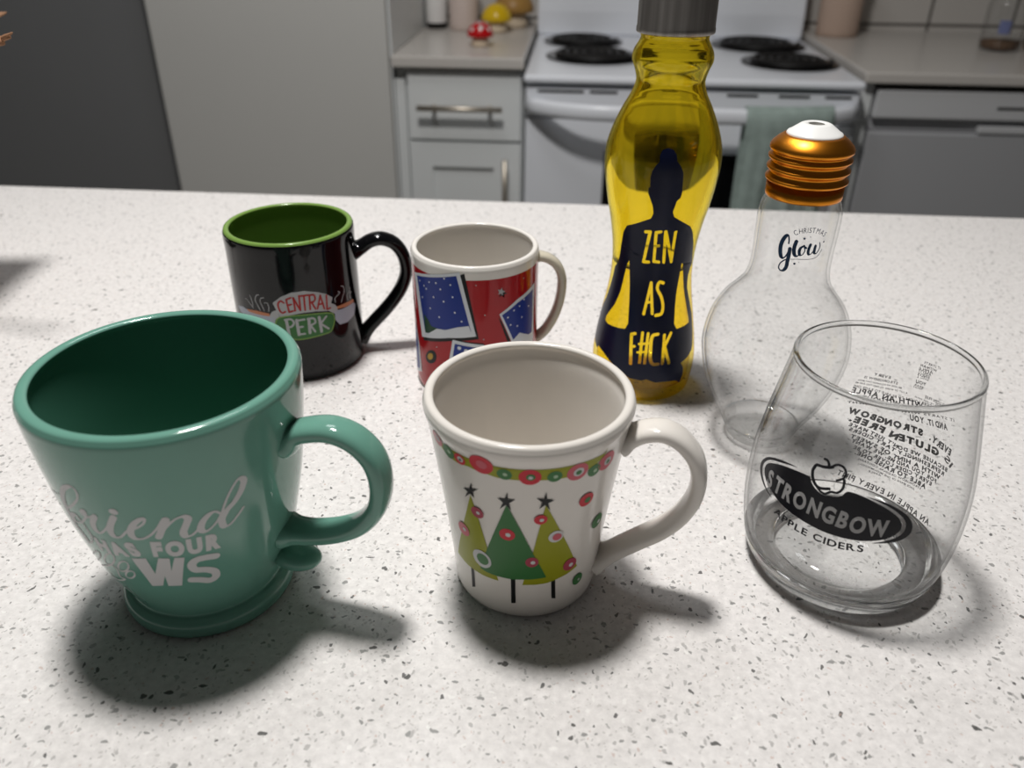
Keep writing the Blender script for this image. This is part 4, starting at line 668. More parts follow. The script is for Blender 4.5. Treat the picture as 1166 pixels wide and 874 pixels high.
def glass(name, tint, edge, ior=1.5, graze=.7, curve=((.6, .03), (.8, .14), (.93, .5)), solid=0):
    """thin-walled glass: clear face-on, darker along the light's longer way through the wall near the edges, mirror-like by Fresnel."""
    m = bpy.data.materials.new(name); m.use_nodes = True
    nt = m.node_tree; N = nt.nodes; L = nt.links
    N.remove(N['Principled BSDF'])
    lw = N.new('ShaderNodeLayerWeight'); lw.inputs['Blend'].default_value = .5
    ramp = N.new('ShaderNodeValToRGB'); cr = ramp.color_ramp
    cr.elements[0].position = 0; cr.elements[0].color = (*tint, 1)
    cr.elements[1].position = 1; cr.elements[1].color = (*edge, 1)
    for p, q in curve:
        e = cr.elements.new(p); e.color = (*[a + (c - a) * q for a, c in zip(tint, edge)], 1)
    L.new(lw.outputs['Facing'], ramp.inputs['Fac'])
    tr = N.new('ShaderNodeBsdfTransparent'); L.new(ramp.outputs['Color'], tr.inputs['Color'])
    gl = N.new('ShaderNodeBsdfGlossy'); gl.inputs['Roughness'].default_value = .02
    pw = N.new('ShaderNodeMath'); pw.operation = 'POWER'; pw.inputs[1].default_value = 5; L.new(lw.outputs['Facing'], pw.inputs[0])
    f0 = ((ior - 1) / (ior + 1)) ** 2
    fr = N.new('ShaderNodeMath'); fr.operation = 'MULTIPLY_ADD'; fr.inputs[1].default_value = graze; fr.inputs[2].default_value = f0; L.new(pw.outputs[0], fr.inputs[0])
    mx = N.new('ShaderNodeMixShader')
    L.new(fr.outputs[0], mx.inputs['Fac']); L.new(tr.outputs[0], mx.inputs[1]); L.new(gl.outputs[0], mx.inputs[2])
    out = mx.outputs[0]
    if solid:                                  # thick parts: bends the light as well
        g = N.new('ShaderNodeBsdfGlass'); g.inputs['IOR'].default_value = ior; g.inputs['Color'].default_value = (*tint, 1)
        m2 = N.new('ShaderNodeMixShader'); m2.inputs['Fac'].default_value = solid
        L.new(out, m2.inputs[1]); L.new(g.outputs[0], m2.inputs[2]); out = m2.outputs[0]
    L.new(out, N['Material Output'].inputs['Surface'])
    MATS[name] = m
glass('clear_glass', (.985, .988, .988), (.16, .17, .175))
glass('bulb_glass', (.99, .992, .992), (.2, .21, .215), curve=((.7, .02), (.88, .14), (.96, .45)))
glass('thick_glass', (.985, .99, .99), (.3, .31, .315), solid=.22)
glass('rim_glass', (.985, .99, .99), (.3, .31, .315), solid=.97)
glass('yellow_glass', (.985, .90, .38), (.62, .33, .01), 1.45, .3)
glass('yellow_thick', (.98, .90, .36), (.5, .3, .02), 1.48, .3, solid=.97)
mat('brushed_steel', srgb(190, 185, 180), .46, metal=1, bump=(900, .35, .0003, (1, 1, .02)), vary=(260, .75, (1, 1, .02)))
mat('bronze_cap', srgb(230, 146, 44), .33, metal=1)
mat('cap_white', srgb(238, 238, 236), .3)
mat('cap_hole', srgb(120, 118, 112), .6)

def quartz():
    m = bpy.data.materials.new('speckled_quartz'); m.use_nodes = True
    nt = m.node_tree; N = nt.nodes; Lk = nt.links
    p = N['Principled BSDF']
    p.inputs['Roughness'].default_value = .3; p.inputs['Specular IOR Level'].default_value = .1
    tc = N.new('ShaderNodeTexCoord')
    ns = N.new('ShaderNodeTexNoise'); ns.inputs['Scale'].default_value = 180; ns.inputs['Detail'].default_value = 3
    Lk.new(tc.outputs['Object'], ns.inputs['Vector'])
    off = N.new('ShaderNodeVectorMath'); off.operation = 'SCALE'; off.inputs['Scale'].default_value = .006
    Lk.new(ns.outputs['Color'], off.inputs[0])
    add = N.new('ShaderNodeVectorMath'); add.operation = 'ADD'
    Lk.new(tc.outputs['Object'], add.inputs[0]); Lk.new(off.outputs[0], add.inputs[1])
    base = N.new('ShaderNodeTexNoise'); base.inputs['Scale'].default_value = 260; base.inputs['Detail'].default_value = 6; base.inputs['Roughness'].default_value = .7
    Lk.new(tc.outputs['Object'], base.inputs['Vector'])
    ramp = N.new('ShaderNodeValToRGB')
    ramp.color_ramp.elements[0].position = .3; ramp.color_ramp.elements[0].color = srgb(212, 209, 207)
    ramp.color_ramp.elements[1].position = .65; ramp.color_ramp.elements[1].color = srgb(236, 233, 231)
    Lk.new(base.outputs['Fac'], ramp.inputs['Fac'])
    cur = ramp.outputs['Color']
    def flecks(scale, cover, size, col, strength, seed, stretch=(1, 1, 1)):
        nonlocal cur
        mp = N.new('ShaderNodeMapping'); mp.inputs['Location'].default_value = (seed, seed * .7, 0); mp.inputs['Rotation'].default_value = (0, 0, seed * 3)
        mp.inputs['Scale'].default_value = stretch
        Lk.new(add.outputs[0], mp.inputs['Vector'])
        v = N.new('ShaderNodeTexVoronoi'); v.voronoi_dimensions = '2D'; v.inputs['Scale'].default_value = scale; v.inputs['Randomness'].default_value = 1
        Lk.new(mp.outputs['Vector'], v.inputs['Vector'])
        s = N.new('ShaderNodeSeparateColor'); Lk.new(v.outputs['Color'], s.inputs[0])
        a = N.new('ShaderNodeMath'); a.operation = 'LESS_THAN'; a.inputs[1].default_value = cover; Lk.new(s.outputs[0], a.inputs[0])
        sz = N.new('ShaderNodeMath'); sz.operation = 'MULTIPLY_ADD'; sz.inputs[1].default_value = size * .8; sz.inputs[2].default_value = size * .45; Lk.new(s.outputs[1], sz.inputs[0])
        b = N.new('ShaderNodeMath'); b.operation = 'LESS_THAN'; Lk.new(v.outputs['Distance'], b.inputs[0]); Lk.new(sz.outputs[0], b.inputs[1])
        ml = N.new('ShaderNodeMath'); ml.operation = 'MULTIPLY'; Lk.new(a.outputs[0], ml.inputs[0]); Lk.new(b.outputs[0], ml.inputs[1])
        m2 = N.new('ShaderNodeMath'); m2.operation = 'MULTIPLY'; m2.inputs[1].default_value = strength; Lk.new(ml.outputs[0], m2.inputs[0])
        mx = N.new('ShaderNodeMix'); mx.data_type = 'RGBA'; mx.inputs['B'].default_value = col
        Lk.new(m2.outputs[0], mx.inputs['Factor']); Lk.new(cur, mx.inputs['A'])
        cur = mx.outputs['Result']
    flecks(560, .20, .30, srgb(196, 193, 190), .8, .31)
    flecks(360, .16, .24, srgb(176, 174, 172), .8, 1.7, (1, .6, 1))
    flecks(320, .12, .22, srgb(140, 140, 138), .85, 3.1, (.65, 1, 1))
    flecks(420, .032, .27, srgb(92, 92, 91), .9, 5.2, (1, .6, 1))
    flecks(170, .022, .16, srgb(80, 80, 78), .9, 7.9, (.6, 1, 1))
    flecks(260, .05, .22, srgb(248, 247, 244), .5, 9.3)
    flecks(600, .03, .28, srgb(196, 172, 162), .6, 11.3)
    Lk.new(cur, p.inputs['Base Color'])
    MATS['speckled_quartz'] = m
quartz()
mat('island_base', srgb(200, 200, 198), .5)
mat('cabinet_paint', srgb(226, 229, 229), .42, vary=(8, .03))
mat('panel_paint', srgb(204, 203, 199), .5, vary=(4, .04))
mat('dark_paint', srgb(122, 123, 124), .7, vary=(3, .1))
mat('worktop_grey', srgb(205, 200, 194), .25, vary=(140, .08))
mat('shadow_gap', srgb(20, 20, 20), .8)
mat('enamel', srgb(236, 239, 245), .22)
mat('dishwasher_enamel', srgb(176, 177, 180), .35)
mat('dishwasher_trim', srgb(205, 206, 208), .3)
mat('oven_glass', srgb(12, 12, 14), .06)
mat('burner_black', srgb(18, 17, 17), .5)
mat('drip_pan', srgb(38, 36, 36), .3, metal=.6)
mat('nickel', srgb(205, 196, 182), .45, metal=1)
mat('towel_teal', srgb(184, 202, 195), .95, bump=(700, .8, .002), vary=(45, .5))
mat('mushroom_red', srgb(190, 22, 26), .15)
mat('mushroom_yellow', srgb(222, 184, 30), .2)
mat('mushroom_stem', srgb(222, 205, 180), .4)
mat('mushroom_tan', srgb(170, 130, 70), .4)
mat('canister_white', srgb(222, 220, 218), .3)
mat('canister_pink', srgb(206, 190, 182), .4)
mat('paper_beige', srgb(190, 166, 150), .8)
mat('jar_label', srgb(112, 120, 160), .5)
mat('jar_contents', srgb(112, 82, 56), .7, vary=(120, .5))
mat('floor_tile', srgb(150, 146, 140), .5, vary=(6, .1))
mat('stem_brown', srgb(176, 130, 98), .8, vary=(200, .4))
mat('shadow_leaf', srgb(150, 112, 84), .8, vary=(120, .3))
mat('vase_grey', srgb(120, 116, 110), .4)

def tiles():
    m = mat('wall_tile', srgb(205, 200, 194), .25)
    nt = m.node_tree; p = nt.nodes['Principled BSDF']
    tc = nt.nodes.new('ShaderNodeTexCoord')
    mp = nt.nodes.new('ShaderNodeMapping'); mp.inputs['Rotation'].default_value = (R(90), 0, 0)
    mp.inputs['Location'].default_value = (-.066 + .0, .0, 0)
    b = nt.nodes.new('ShaderNodeTexBrick'); b.offset = 0; b.inputs['Scale'].default_value = 1
    b.inputs['Brick Width'].default_value = .21; b.inputs['Row Height'].default_value = .155
    b.inputs['Mortar Size'].default_value = .004; b.inputs['Mortar Smooth'].default_value = .2
    b.inputs['Color1'].default_value = srgb(205, 200, 194); b.inputs['Color2'].default_value = srgb(199, 195, 190); b.inputs['Mortar'].default_value = srgb(96, 92, 88)
    nt.links.new(tc.outputs['Object'], mp.inputs['Vector']); nt.links.new(mp.outputs['Vector'], b.inputs['Vector'])
    nt.links.new(b.outputs['Color'], p.inputs['Base Color'])
tiles()

# ------------------------------------------------------------------ the setting (table top is z = 0; kitchen turned 4 degrees)
YAW = R(-4)
def K(u, w, z=0): return (math.cos(YAW) * u - math.sin(YAW) * w, math.sin(YAW) * u + math.cos(YAW) * w, z)
FLOOR = -.925
def structure(name, bm, m, loc=(0, 0, 0)):
    o = obj(name, bm, m, None, smooth=False, loc=loc, rotz=YAW)
    o['kind'] = 'structure'
    return o
bm = bmesh.new(); box(bm, -3.2, 3.0, -2.2, 2.5, FLOOR - .05, FLOOR); structure('floor', bm, 'floor_tile')
bm = bmesh.new(); box(bm, -.95, 3.0, 2.385, 2.5, FLOOR, 1.7); structure('wall_back', bm, 'wall_tile')
bm = bmesh.new(); box(bm, -3.2, -.93, 1.93, 2.05, FLOOR, 1.7); structure('wall_left', bm, 'dark_paint')

# ------------------------------------------------------------------ island
isl = thing('kitchen_island', 'kitchen island with white speckled quartz countertop carrying all the mugs and bottles', 'kitchen island', K(0, .1), YAW)
bm = bmesh.new(); box(bm, -1.3, 1.3, -.62, .743, -.03, 0); obj('countertop', bm, 'speckled_quartz', isl, smooth=False, bevel=.003).cycles.is_caustics_receiver = True
bm = bmesh.new(); box(bm, -1.25, 1.25, -.35, .5, FLOOR, -.0302); obj('island_base', bm, 'island_base', isl, smooth=False)

# ------------------------------------------------------------------ drinking vessels
def inner(prof, t, floor, rmin=0):
    """inside wall of a vessel, from the rim down to the floor, offset by the wall thickness."""
    pr = dense(prof)
    out = []
    for (r, z) in reversed(pr):
        if z > floor + 5: out.append((r - t, z))
    r0 = out[-1][0]
    return out + [(r0 - 1.2, floor + 2.2), (r0 - 4, floor + .5), (r0 - 8, floor), (0, floor)]

def rimmed(prof, t, floor, lip=1.0):
    """closed lathe profile: underside, outside, rounded rim, inside."""
    pr = dense(prof)
    r, z = pr[-1]
    ins = inner(prof, t, floor)
    w = (r - ins[0][0]) / 2
    top = [(r - w + w * math.cos(a), z + lip * math.sin(a)) for a in [R(x) for x in (25, 50, 75, 90, 105, 130, 155)]]
    return [(0, .6), (pr[0][0] - 3, .6), (pr[0][0] - 2, 0)] + pr + top + ins, len(pr) + 3, len(top)

def mug(key, label, prof, pos, t, floor, mats, pick, handle, hdims, hmat, phi, rref, cat='mug', lip=1.2):
    root = thing('coffee_mug', label, cat, (pos[0] * MM, pos[1] * MM, .0002))
    P, n_out, n_top = rimmed(prof, t, floor, lip)
    b = lathe(P, 128, lambda i: pick(i, P[i], P[min(i + 1, len(P) - 1)], n_out, n_top))
    obj('body', b, mats, root)
    path = [(x * MM, 0, z * MM) for x, z in [(p.x, p.y) for p in crom(handle, 8)]]
    n = len(path)
    dims = []
    for i in range(n):
        q = min(i, n - 1 - i) / (n / 2)
        fl = 1 + hdims[2] * math.exp(-(q / .14) ** 2)
        dims.append((hdims[0] * fl * MM, hdims[1] * fl * MM))
    h = sweep(path, dims, sect=24, power=hdims[3])
    ho = obj('handle', h, hmat, root)
    ho.rotation_euler = (0, 0, R(phi))
    parts = print_on(key, root, prof, rref)
    return root, parts, ho

BLACK = [(37,0),(39.4,.8),(40.3,3),(40.6,10),(41,40),(41,80),(41,93),(40.4,94.4)]
RED = [(36.5,0),(38.6,.8),(39.4,3),(39.6,10),(39.6,50),(39.6,84),(39.7,89.5),(39.2,90.8)]
WHITE = [(28.5,0),(31.2,.8),(32.4,3.3),(33,8),(34,20),(37.3,49),(41.2,78),(42.6,88),(43.3,91.5),(44.2,94.5),(44.5,97),(43.9,98.8)]
GREEN = [(34,0),(37,1.2),(37.8,4),(37.2,7.5),(35.4,9.4),(33.6,10.6),(34,12.5),(35.6,17),(38.4,24),(41.9,34),(44.8,46),(48.2,62),(50.8,80),(52.6,95),(53.7,108),(53.7,111.5),(52.9,113.2)]
GLASS = [(36,0),(40,.8),(42.6,4.2),(44.4,9.5),(46,17),(47.4,28),(47.9,40),(47.3,55),(45.2,70),(42.3,86),(39.6,100),(38.6,105.5),(38.1,106.8)]
BOTTLE = [(27,0),(29.8,1.2),(31.2,6),(32.3,14),(32.6,22),(31.3,34),(28.8,50),(26,66),(24.6,80),(25.1,95),(27.3,110),(30.3,124),(32.6,138),(33.3,147),(32.4,156),(29.3,166),(24.8,176),(20.6,184),(18.9,190),(20,195.5),(22,201),(21.4,205.5),(19.2,209.5),(18.2,212),(18.6,214)]
BULB = [(16,0),(18.2,1),(20,4.5),(22.2,9.5),(26,17),(32.2,29),(37.4,43),(39.9,56),(40.1,62),(38,75),(33,86),(26.5,94),(22.5,100),(20.8,107),(20.5,115),(20.9,130),(20.8,138),(19.5,143),(17.6,146)]

one = lambda i, a, b, n, k: 0
g_root, g_parts, g_handle = mug('green', 'large sage green footed mug with white script lettering, front left', GREEN, (-139.2, 284.5), 4.7, 13, ['glaze_sage', 'green_inside'], (lambda i, a, b, n, k: 1 if i > n + k + 1 else 0),
    [(49.5,86),(54,90.5),(60,93),(70,94.5),(79,91.5),(86,84),(88.6,73),(86.5,60),(79,49.5),(68,43),(56,39.5),(47,38.5),(42,38)], (8.3, 14.5, .38, 2.5), 'glaze_sage', -12, 46)
for p in g_parts.values(): p['label'] = 'white printing on the green mug'
# curled tail of the handle, a little dished lobe under its lower root
bm = bmesh.new()
ellipsoid(bm, (.0455, 0, .0235), .0115, .0080, .0056)
for v in bm.verts:
    d = (v.co - Vector((.0485, 0, .0283))).length
    if v.co.z > .0245: v.co.z -= .0022 * max(0, 1 - d / .009)
tail = obj('handle_tail', bm, 'glaze_sage', g_handle)

two = lambda i, a, b, n, k: 1 if i >= n - 3 else 0
mug('black', 'glossy black mug with lime green inside and a coffee sign logo', BLACK, (-144.6, 506), 3.6, 6, ['glaze_black', 'glaze_lime'], two,
    [(38.8,73.5),(44,75.5),(51,79.5),(58,80.5),(66,77),(71.5,69),(73.4,57),(70,46),(63.5,36),(56,27.5),(48,19.5),(43,14),(38.8,9.5)], (8.8, 13.5, .4, 2.1), 'glaze_black', 12, 41)
redpick = lambda i, a, b, n, k: 1 if (3 < i < n and a[1] > 1.5 and b[1] < 84.5) else 0
mug('red', 'red mug with white rim and snowy blue picture cards, behind the tree mug', RED, (-23.8, 481.2), 3.4, 6, ['glaze_white', 'glaze_red'], redpick,
    [(37.5,82.5),(41,82.5),(46,81),(51.5,76.5),(54.8,69),(55.2,60),(53.5,49),(50,39),(45,30.5),(40,26),(37.5,24.5)], (6, 10, .3, 2.4), 'glaze_ivory', 5, 39.6)
mug('white', 'white tapered mug printed with three Christmas trees under an ornament garland', WHITE, (7.2, 293.4), 4.0, 7, ['glaze_cream'], one,
    [(40.5,80.5),(44,83.3),(50,86.5),(57,87.6),(64,84.5),(70.5,77),(73.3,68),(72.8,57),(68.5,46.5),(61,37),(52,29.5),(43,22),(37,16.5),(33,13.5)], (7.0, 14, .42, 2.6), 'glaze_cream', -12, 39, lip=1.4)

def caster(o): o.cycles.is_caustics_caster = True
# stemless glass
t = thing('stemless_glass', 'clear stemless glass with a black oval logo, front right', 'glass', (159.2 * MM, 305.6 * MM, .0002))
pr = dense(GLASS)
split = 12
up_ = [(r, z) for r, z in pr if z >= split]
dn_ = [(r, z) for r, z in pr if z < split]
P = up_ + [(r - 1.5, z) for r, z in reversed(up_)]
obj('glass_bowl', lathe(P + [P[0]], 160), 'clear_glass', t)
rs, zs_ = dn_[-1]
P = [(30, .5), (33, 0)] + dn_ + [(rs + .05, zs_ + .6), (rs - 1.5, zs_ + .6), (rs - 3.2, zs_ - .6), (39.5, 8.4), (35, 7), (30, 6.4)]
caster(obj('thick_base', lathe(P + [P[0]], 160), 'rim_glass', t))
obj('base_floor', lathe([(0, .6), (29.9, .5), (29.9, 6.4), (15, 6.1), (0, 6)], 96), 'clear_glass', t)
rr = up_[-1][0] - .75
caster(obj('rim', lathe([(rr + 1.2 * math.cos(R(a)), 107.6 + 1.5 * math.sin(R(a))) for a in range(-90, 271, 18)], 160), 'rim_glass', t))
gp = print_on('glass', t, GLASS, 44)
gp['oval_logo']['label'] = 'black oval logo with apple and silver lettering'
gp['apple_lettering']['label'] = 'apple shape made of small black words on the far side'

# bottle
t = thing('glass_bottle', 'tall yellow glass bottle with steel cap and navy meditating figure', 'bottle', (85.7 * MM, 475.4 * MM, .0002))
pr = dense(BOTTLE)
split = 84
body = [(r, z) for r, z in pr if z < split]
neck = [(r, z) for r, z in pr if z >= split]
P = [(0, 3), (18, 2), (24, 0)] + body + [(r - 4.6 + max(0, (84 - z)) * .03, z) for r, z in reversed(body) if z > 8] + [(24, 6), (18, 5.5), (0, 7.5)]
obj('bottle_body', lathe(P, 144), 'yellow_glass', t)
P = neck + [(18.2, 224), (16.4, 224.5)] + [(r - 1.9 - 3.4 * max(0, min(1, (182 - z) / 98)), z) for r, z in reversed(neck)]
caster(obj('bottle_neck', lathe(P + [P[0]], 144), 'yellow_thick', t))
bp = print_on('bottle', t, BOTTLE, 29)
bp['figure_print']['label'] = 'navy seated figure with yellow lettering'
cap = [(0, 215.2), (19.5, 215.2), (20.6, 214.8), (20.9, 215.4), (20.9, 217.6), (20.7, 218), (20.7, 244), (20, 245.4), (18.5, 246), (0, 246)]
cap = [(19.2, 214.9), (20.6, 214.6), (21, 215.2), (21, 217.2), (20.7, 217.8), (20.7, 244), (20, 245.4), (18.5, 246), (0, 246), (0, 244.5), (19, 244.5), (19.2, 243)]
cap.append(cap[0])
obj('bottle_cap', lathe(cap, 96), 'brushed_steel', t)

# bulb-shaped bottle
t = thing('bulb_bottle', 'clear light-bulb shaped bottle with bronze screw cap', 'bottle', (148.1 * MM, 412.3 * MM, .0002))
pr = dense(BULB)
split = 9
body = [(r, z) for r, z in pr if z >= split]
foot = [(r, z) for r, z in pr if z < split]
P = body + [(17.2, 158), (15.8, 158.4)] + [(r - 1.6, z) for r, z in reversed(body)]
obj('bottle_body', lathe(P + [P[0]], 128), 'bulb_glass', t)
rs, zs_ = foot[-1]
P = [(0, 4), (6, 3.6), (10, 2.2), (13, .4)] + foot + [(rs + .2, zs_ + .4), (rs - 1.6, zs_ + .4), (17.5, 5.4), (14.5, 4.4), (12, 5.4), (9, 6.6), (0, 7.4)]
caster(obj('thick_base', lathe(P, 128), 'thick_glass', t))
lp = print_on('bulb', t, BULB, 20.8)
z0 = 146.6
th = [(17.9, z0), (18.9, z0 - .4), (19.1, z0 + .6), (19.1, z0 + 7)]
for zc in (z0 + 8.4, z0 + 13.7, z0 + 19.0):
    th += [(18.7, zc - 2.6), (18.5, zc - 2.2), (19.1, zc - 1.2), (20.2, zc - .5), (20.4, zc + .2), (20.0, zc + .9), (18.9, zc + 1.6)]
zt = z0 + 21.6
th += [(18.6, zt), (19.3, zt + .4), (20.3, zt + 1.2), (20.4, zt + 2.4), (19.6, zt + 4), (17.4, zt + 6.2), (15, zt + 8), (13.8, zt + 8.6), (13.3, zt + 8.3), (13.2, zt + 7)]
th += [(14, zt + 5.5), (17.9, z0 + 18), (17.9, z0)]
obj('screw_cap', lathe(th, 96), 'bronze_cap', t)
tip = [(0, zt + 6.5), (13.0, zt + 6.5), (13.6, zt + 8.8), (13.2, zt + 9.5), (12.2, zt + 10), (7.6, zt + 13.4), (6.6, zt + 13.8), (4.3, zt + 13.8), (3.9, zt + 13.4), (3.7, zt + 12), (0, zt + 11.8)]
obj('cap_tip', lathe(tip, 64, lambda i: 1 if i >= 8 else 0), ['cap_white', 'cap_hole'], t)['label'] = 'white tip with a small hole'

# ------------------------------------------------------------------ kitchen along the back wall (local x = u, y = w)
def kitchen(name, label, cat, group=None): return thing(name, label, cat, (0, 0, 0), YAW, group)
def piece(name, parent, m, *boxes, bevel=.003):
    bm = bmesh.new()
    for b in boxes: box(bm, *b)
    return obj(name, bm, m, parent, smooth=False, bevel=bevel)

t = kitchen('tall_cabinet', 'tall plain pale grey cabinet between dark wall and drawer unit', 'cabinet')
piece('body', t, 'panel_paint', (-.909, -.396, 1.85, 2.36, FLOOR, 1.45))
piece('door', t, 'panel_paint', (-.910, -.398, 1.829, 1.849, FLOOR + .08, 1.44))
piece('edge_panel', t, 'cabinet_paint', (-.3958, -.391, 1.838, 2.36, FLOOR, 1.45), bevel=.001)

t = kitchen('base_cabinet', 'pale grey drawer and door cabinet left of the white range', 'cabinet')
piece('body', t, 'cabinet_paint', (-.388, -.11, 1.851, 2.36, FLOOR, -.0365), bevel=.001)
piece('filler_strip', t, 'cabinet_paint', (-.388, -.366, 1.836, 1.8505, FLOOR + .09, -.062), bevel=.001)
d = piece('drawer', t, 'cabinet_paint', (-.361, -.114, 1.83, 1.8505, -.1885, -.042))
b = tube([(-.337, 1.80, -.115), (-.153, 1.80, -.115)], .006); tube([(-.303, 1.80, -.116), (-.303, 1.83, -.116)], .0045, b); tube([(-.182, 1.80, -.116), (-.182, 1.83, -.116)], .0045, b)
obj('handle', b, 'nickel', d)
bm = bmesh.new()
z0, z1 = -.80, -.194
box(bm, -.361, -.312, 1.83, 1.8505, z0, z1); box(bm, -.174, -.114, 1.83, 1.8505, z0, z1)
box(bm, -.312, -.174, 1.83, 1.8505, -.248, z1); box(bm, -.312, -.174, 1.83, 1.8505, z0, z0 + .055)
box(bm, -.312, -.174, 1.838, 1.8505, z0 + .055, -.248)
d = obj('door', bm, 'cabinet_paint', t, smooth=False)
b = tube([(-.147, 1.80, -.222), (-.147, 1.80, -.40)], .006); tube([(-.147, 1.80, -.25), (-.147, 1.83, -.25)], .0045, b); tube([(-.147, 1.80, -.37), (-.147, 1.83, -.37)], .0045, b)
obj('handle', b, 'nickel', d)
wt = piece('worktop', None, 'worktop_grey', (-.390, -.108, 1.812, 2.384, -.0355, -.012), bevel=.004)
wt.rotation_euler = (0, 0, YAW)
tag(wt, 'short grey worktop holding mushroom ornaments, left of the range', 'worktop')

# range
t = kitchen('kitchen_range', 'white electric coil range behind the yellow bottle', 'stove')
piece('body', t, 'enamel', (-.098, .557, 1.745, 2.34, FLOOR + .03, -.041))
piece('cooktop', t, 'enamel', (-.102, .561, 1.70, 2.34, -.0405, -.0245), bevel=.007)
bm = bmesh.new()
zs = [(2.262, -.0244), (2.262, .03), (2.285, .17), (2.34, .17), (2.34, -.0244)]
v = [[bm.verts.new((u, w, z)) for w, z in zs] for u in (-.102, .561)]
for i in range(len(zs)):
    j = (i + 1) % len(zs); bm.faces.new((v[0][i], v[0][j], v[1][j], v[1][i]))
bm.faces.new(v[0]); bm.faces.new(v[1][::-1])
bmesh.ops.recalc_face_normals(bm, faces=bm.faces)
obj('backguard', bm, 'enamel', t, smooth=False, bevel=.006)
def burner(u, w, r):
    b = bmesh.new()
    prof = [(r * .35, .8), (r * .9, -1), (r * 1.12, 1.2), (r * 1.16, 2.2), (r * 1.12, 2.8), (r * .9, 1.0), (r * .35, 1.6), (r * .35, .8)]
    lathe([(a * 1000, z) for a, z in prof], 48, bm=b)
    o = obj('burner', b, 'drip_pan', t); o.location = (u, w, -.0235)
    turns, n = 4, 150
    pts = [((r * (.18 + .80 * k / n)) * math.cos(2 * math.pi * turns * k / n), (r * (.18 + .80 * k / n)) * math.sin(2 * math.pi * turns * k / n), .006) for k in range(n + 1)]
    obj('coil', tube(pts, r * .062, sect=8), 'burner_black', o)
burner(.015, 2.15, .082); burner(.040, 1.93, .092); burner(.43, 2.14, .095); burner(.455, 1.90, .088)
d = piece('oven_door', t, 'enamel', (-.098, .557, 1.712, 1.744, -.72, -.047), bevel=.004)
piece('door_window', d, 'oven_glass', (.066, .392, 1.7095, 1.7118, -.50, -.172), bevel=.001)
for a, b_ in ((-.074, .018), (.03, .085), (.16, .22), (.30, .36), (.40, .46), (.49, .54)):
    piece('vent_slot', d, 'shadow_gap', (a, b_, 1.711, 1.7119, -.0585, -.0535), bevel=0)
piece('trim_line', d, 'shadow_gap', (-.098, .557, 1.7113, 1.7119, -.1085, -.1065), bevel=0)
pth = []
for k in range(33):
    s = -1 + 2 * k / 32
    e = max(0, (abs(s) - .35) / .65)
    pth.append((.2295 + .322 * s, 1.640 + .066 * e ** 3, -.0815))
hb = sweep(pth, [(.020, .030)] * 33, sect=20, normal=(0, 0, 1), power=2.6)
obj('oven_handle', hb, 'enamel', d)
piece('drawer', t, 'enamel', (-.098, .557, 1.715, 1.744, FLOOR + .06, -.725), bevel=.004)

# tea towel folded over the oven handle
def sheet(fn, nu, nv):
    bm = bmesh.new()
    g = [[bm.verts.new(fn(i / nu, j / nv)) for j in range(nv + 1)] for i in range(nu + 1)]
    for i in range(nu):
        for j in range(nv): bm.faces.new((g[i][j], g[i + 1][j], g[i + 1][j + 1], g[i][j + 1]))
    return bm
def towel(a, b):
    u = .327 + .168 * a
    fold = .004 * math.sin(a * 17 + 1.0) + .002 * math.sin(a * 39)
    s = b * .74
    if s < .30:                                            # behind the handle
        z = -.0815 - .30 + s; w = 1.6595 + fold * .2
    elif s < .36:
        q = (s - .30) / .06 * math.pi
        z = -.0815 + .0195 * math.sin(q); w = 1.640 + .0195 * math.cos(q) + fold * .1
    else:
        z = -.0815 - (s - .36); w = 1.6195 + fold * min(1, (s - .36) / .12) - .01 * (s - .36)
    w += .066 * (max(0, abs((u - .2295) / .322) - .35) / .65) ** 3
    u += (-.006 if a < .5 else .0) * max(0, s - .36) * 4 + .01 * (a - .5) * max(0, s - .36)
    return (u, w, z)
tw = obj('tea_towel', sheet(towel, 48, 72), 'towel_teal', None)
sl = tw.modifiers.new('thickness', 'SOLIDIFY'); sl.thickness = .003; sl.offset = 0
tw.rotation_euler = (0, 0, YAW)
tag(tw, 'muted teal tea towel hanging over the oven door handle', 'towel')

# dishwasher and right worktop
t = kitchen('dishwasher', 'white front dishwasher under the right worktop', 'dishwasher')
piece('body', t, 'shadow_gap', (.604, 1.195, 1.80, 2.35, FLOOR + .05, -.040), bevel=.001)
c = piece('control_panel', t, 'dishwasher_trim', (.606, 1.193, 1.765, 1.7995, -.1045, -.048), bevel=.004)
piece('panel_slot', c, 'shadow_gap', (.845, .985, 1.7638, 1.7648, -.0815, -.077), bevel=0)
h = piece('handle_recess', t, 'dishwasher_enamel', (.606, 1.193, 1.785, 1.7995, -.131, -.105), bevel=.001)
piece('door_latch', h, 'dishwasher_trim', (.822, .985, 1.766, 1.7845, -.130, -.116), bevel=.002)
piece('door', t, 'dishwasher_enamel', (.606, 1.193, 1.770, 1.7995, -.80, -.1325), bevel=.004)
e = piece('end_panel', None, 'cabinet_paint', (.578, .600, 1.775, 2.35, FLOOR, -.0365), bevel=.001); e.rotation_euler = (0, 0, YAW)
tag(e, 'narrow white end panel between the range and the dishwasher', 'cabinet panel')
wt = piece('worktop', None, 'worktop_grey', (.572, 1.75, 1.752, 2.384, -.0355, -.014), bevel=.004); wt.rotation_euler = (0, 0, YAW)
tag(wt, 'long grey worktop above the dishwasher, right of the range', 'worktop')
b = piece('base_cabinet', None, 'cabinet_paint', (1.20, 1.74, 1.78, 2.35, FLOOR, -.0365)); b.rotation_euler = (0, 0, YAW)
bpy.data.objects.remove(b)

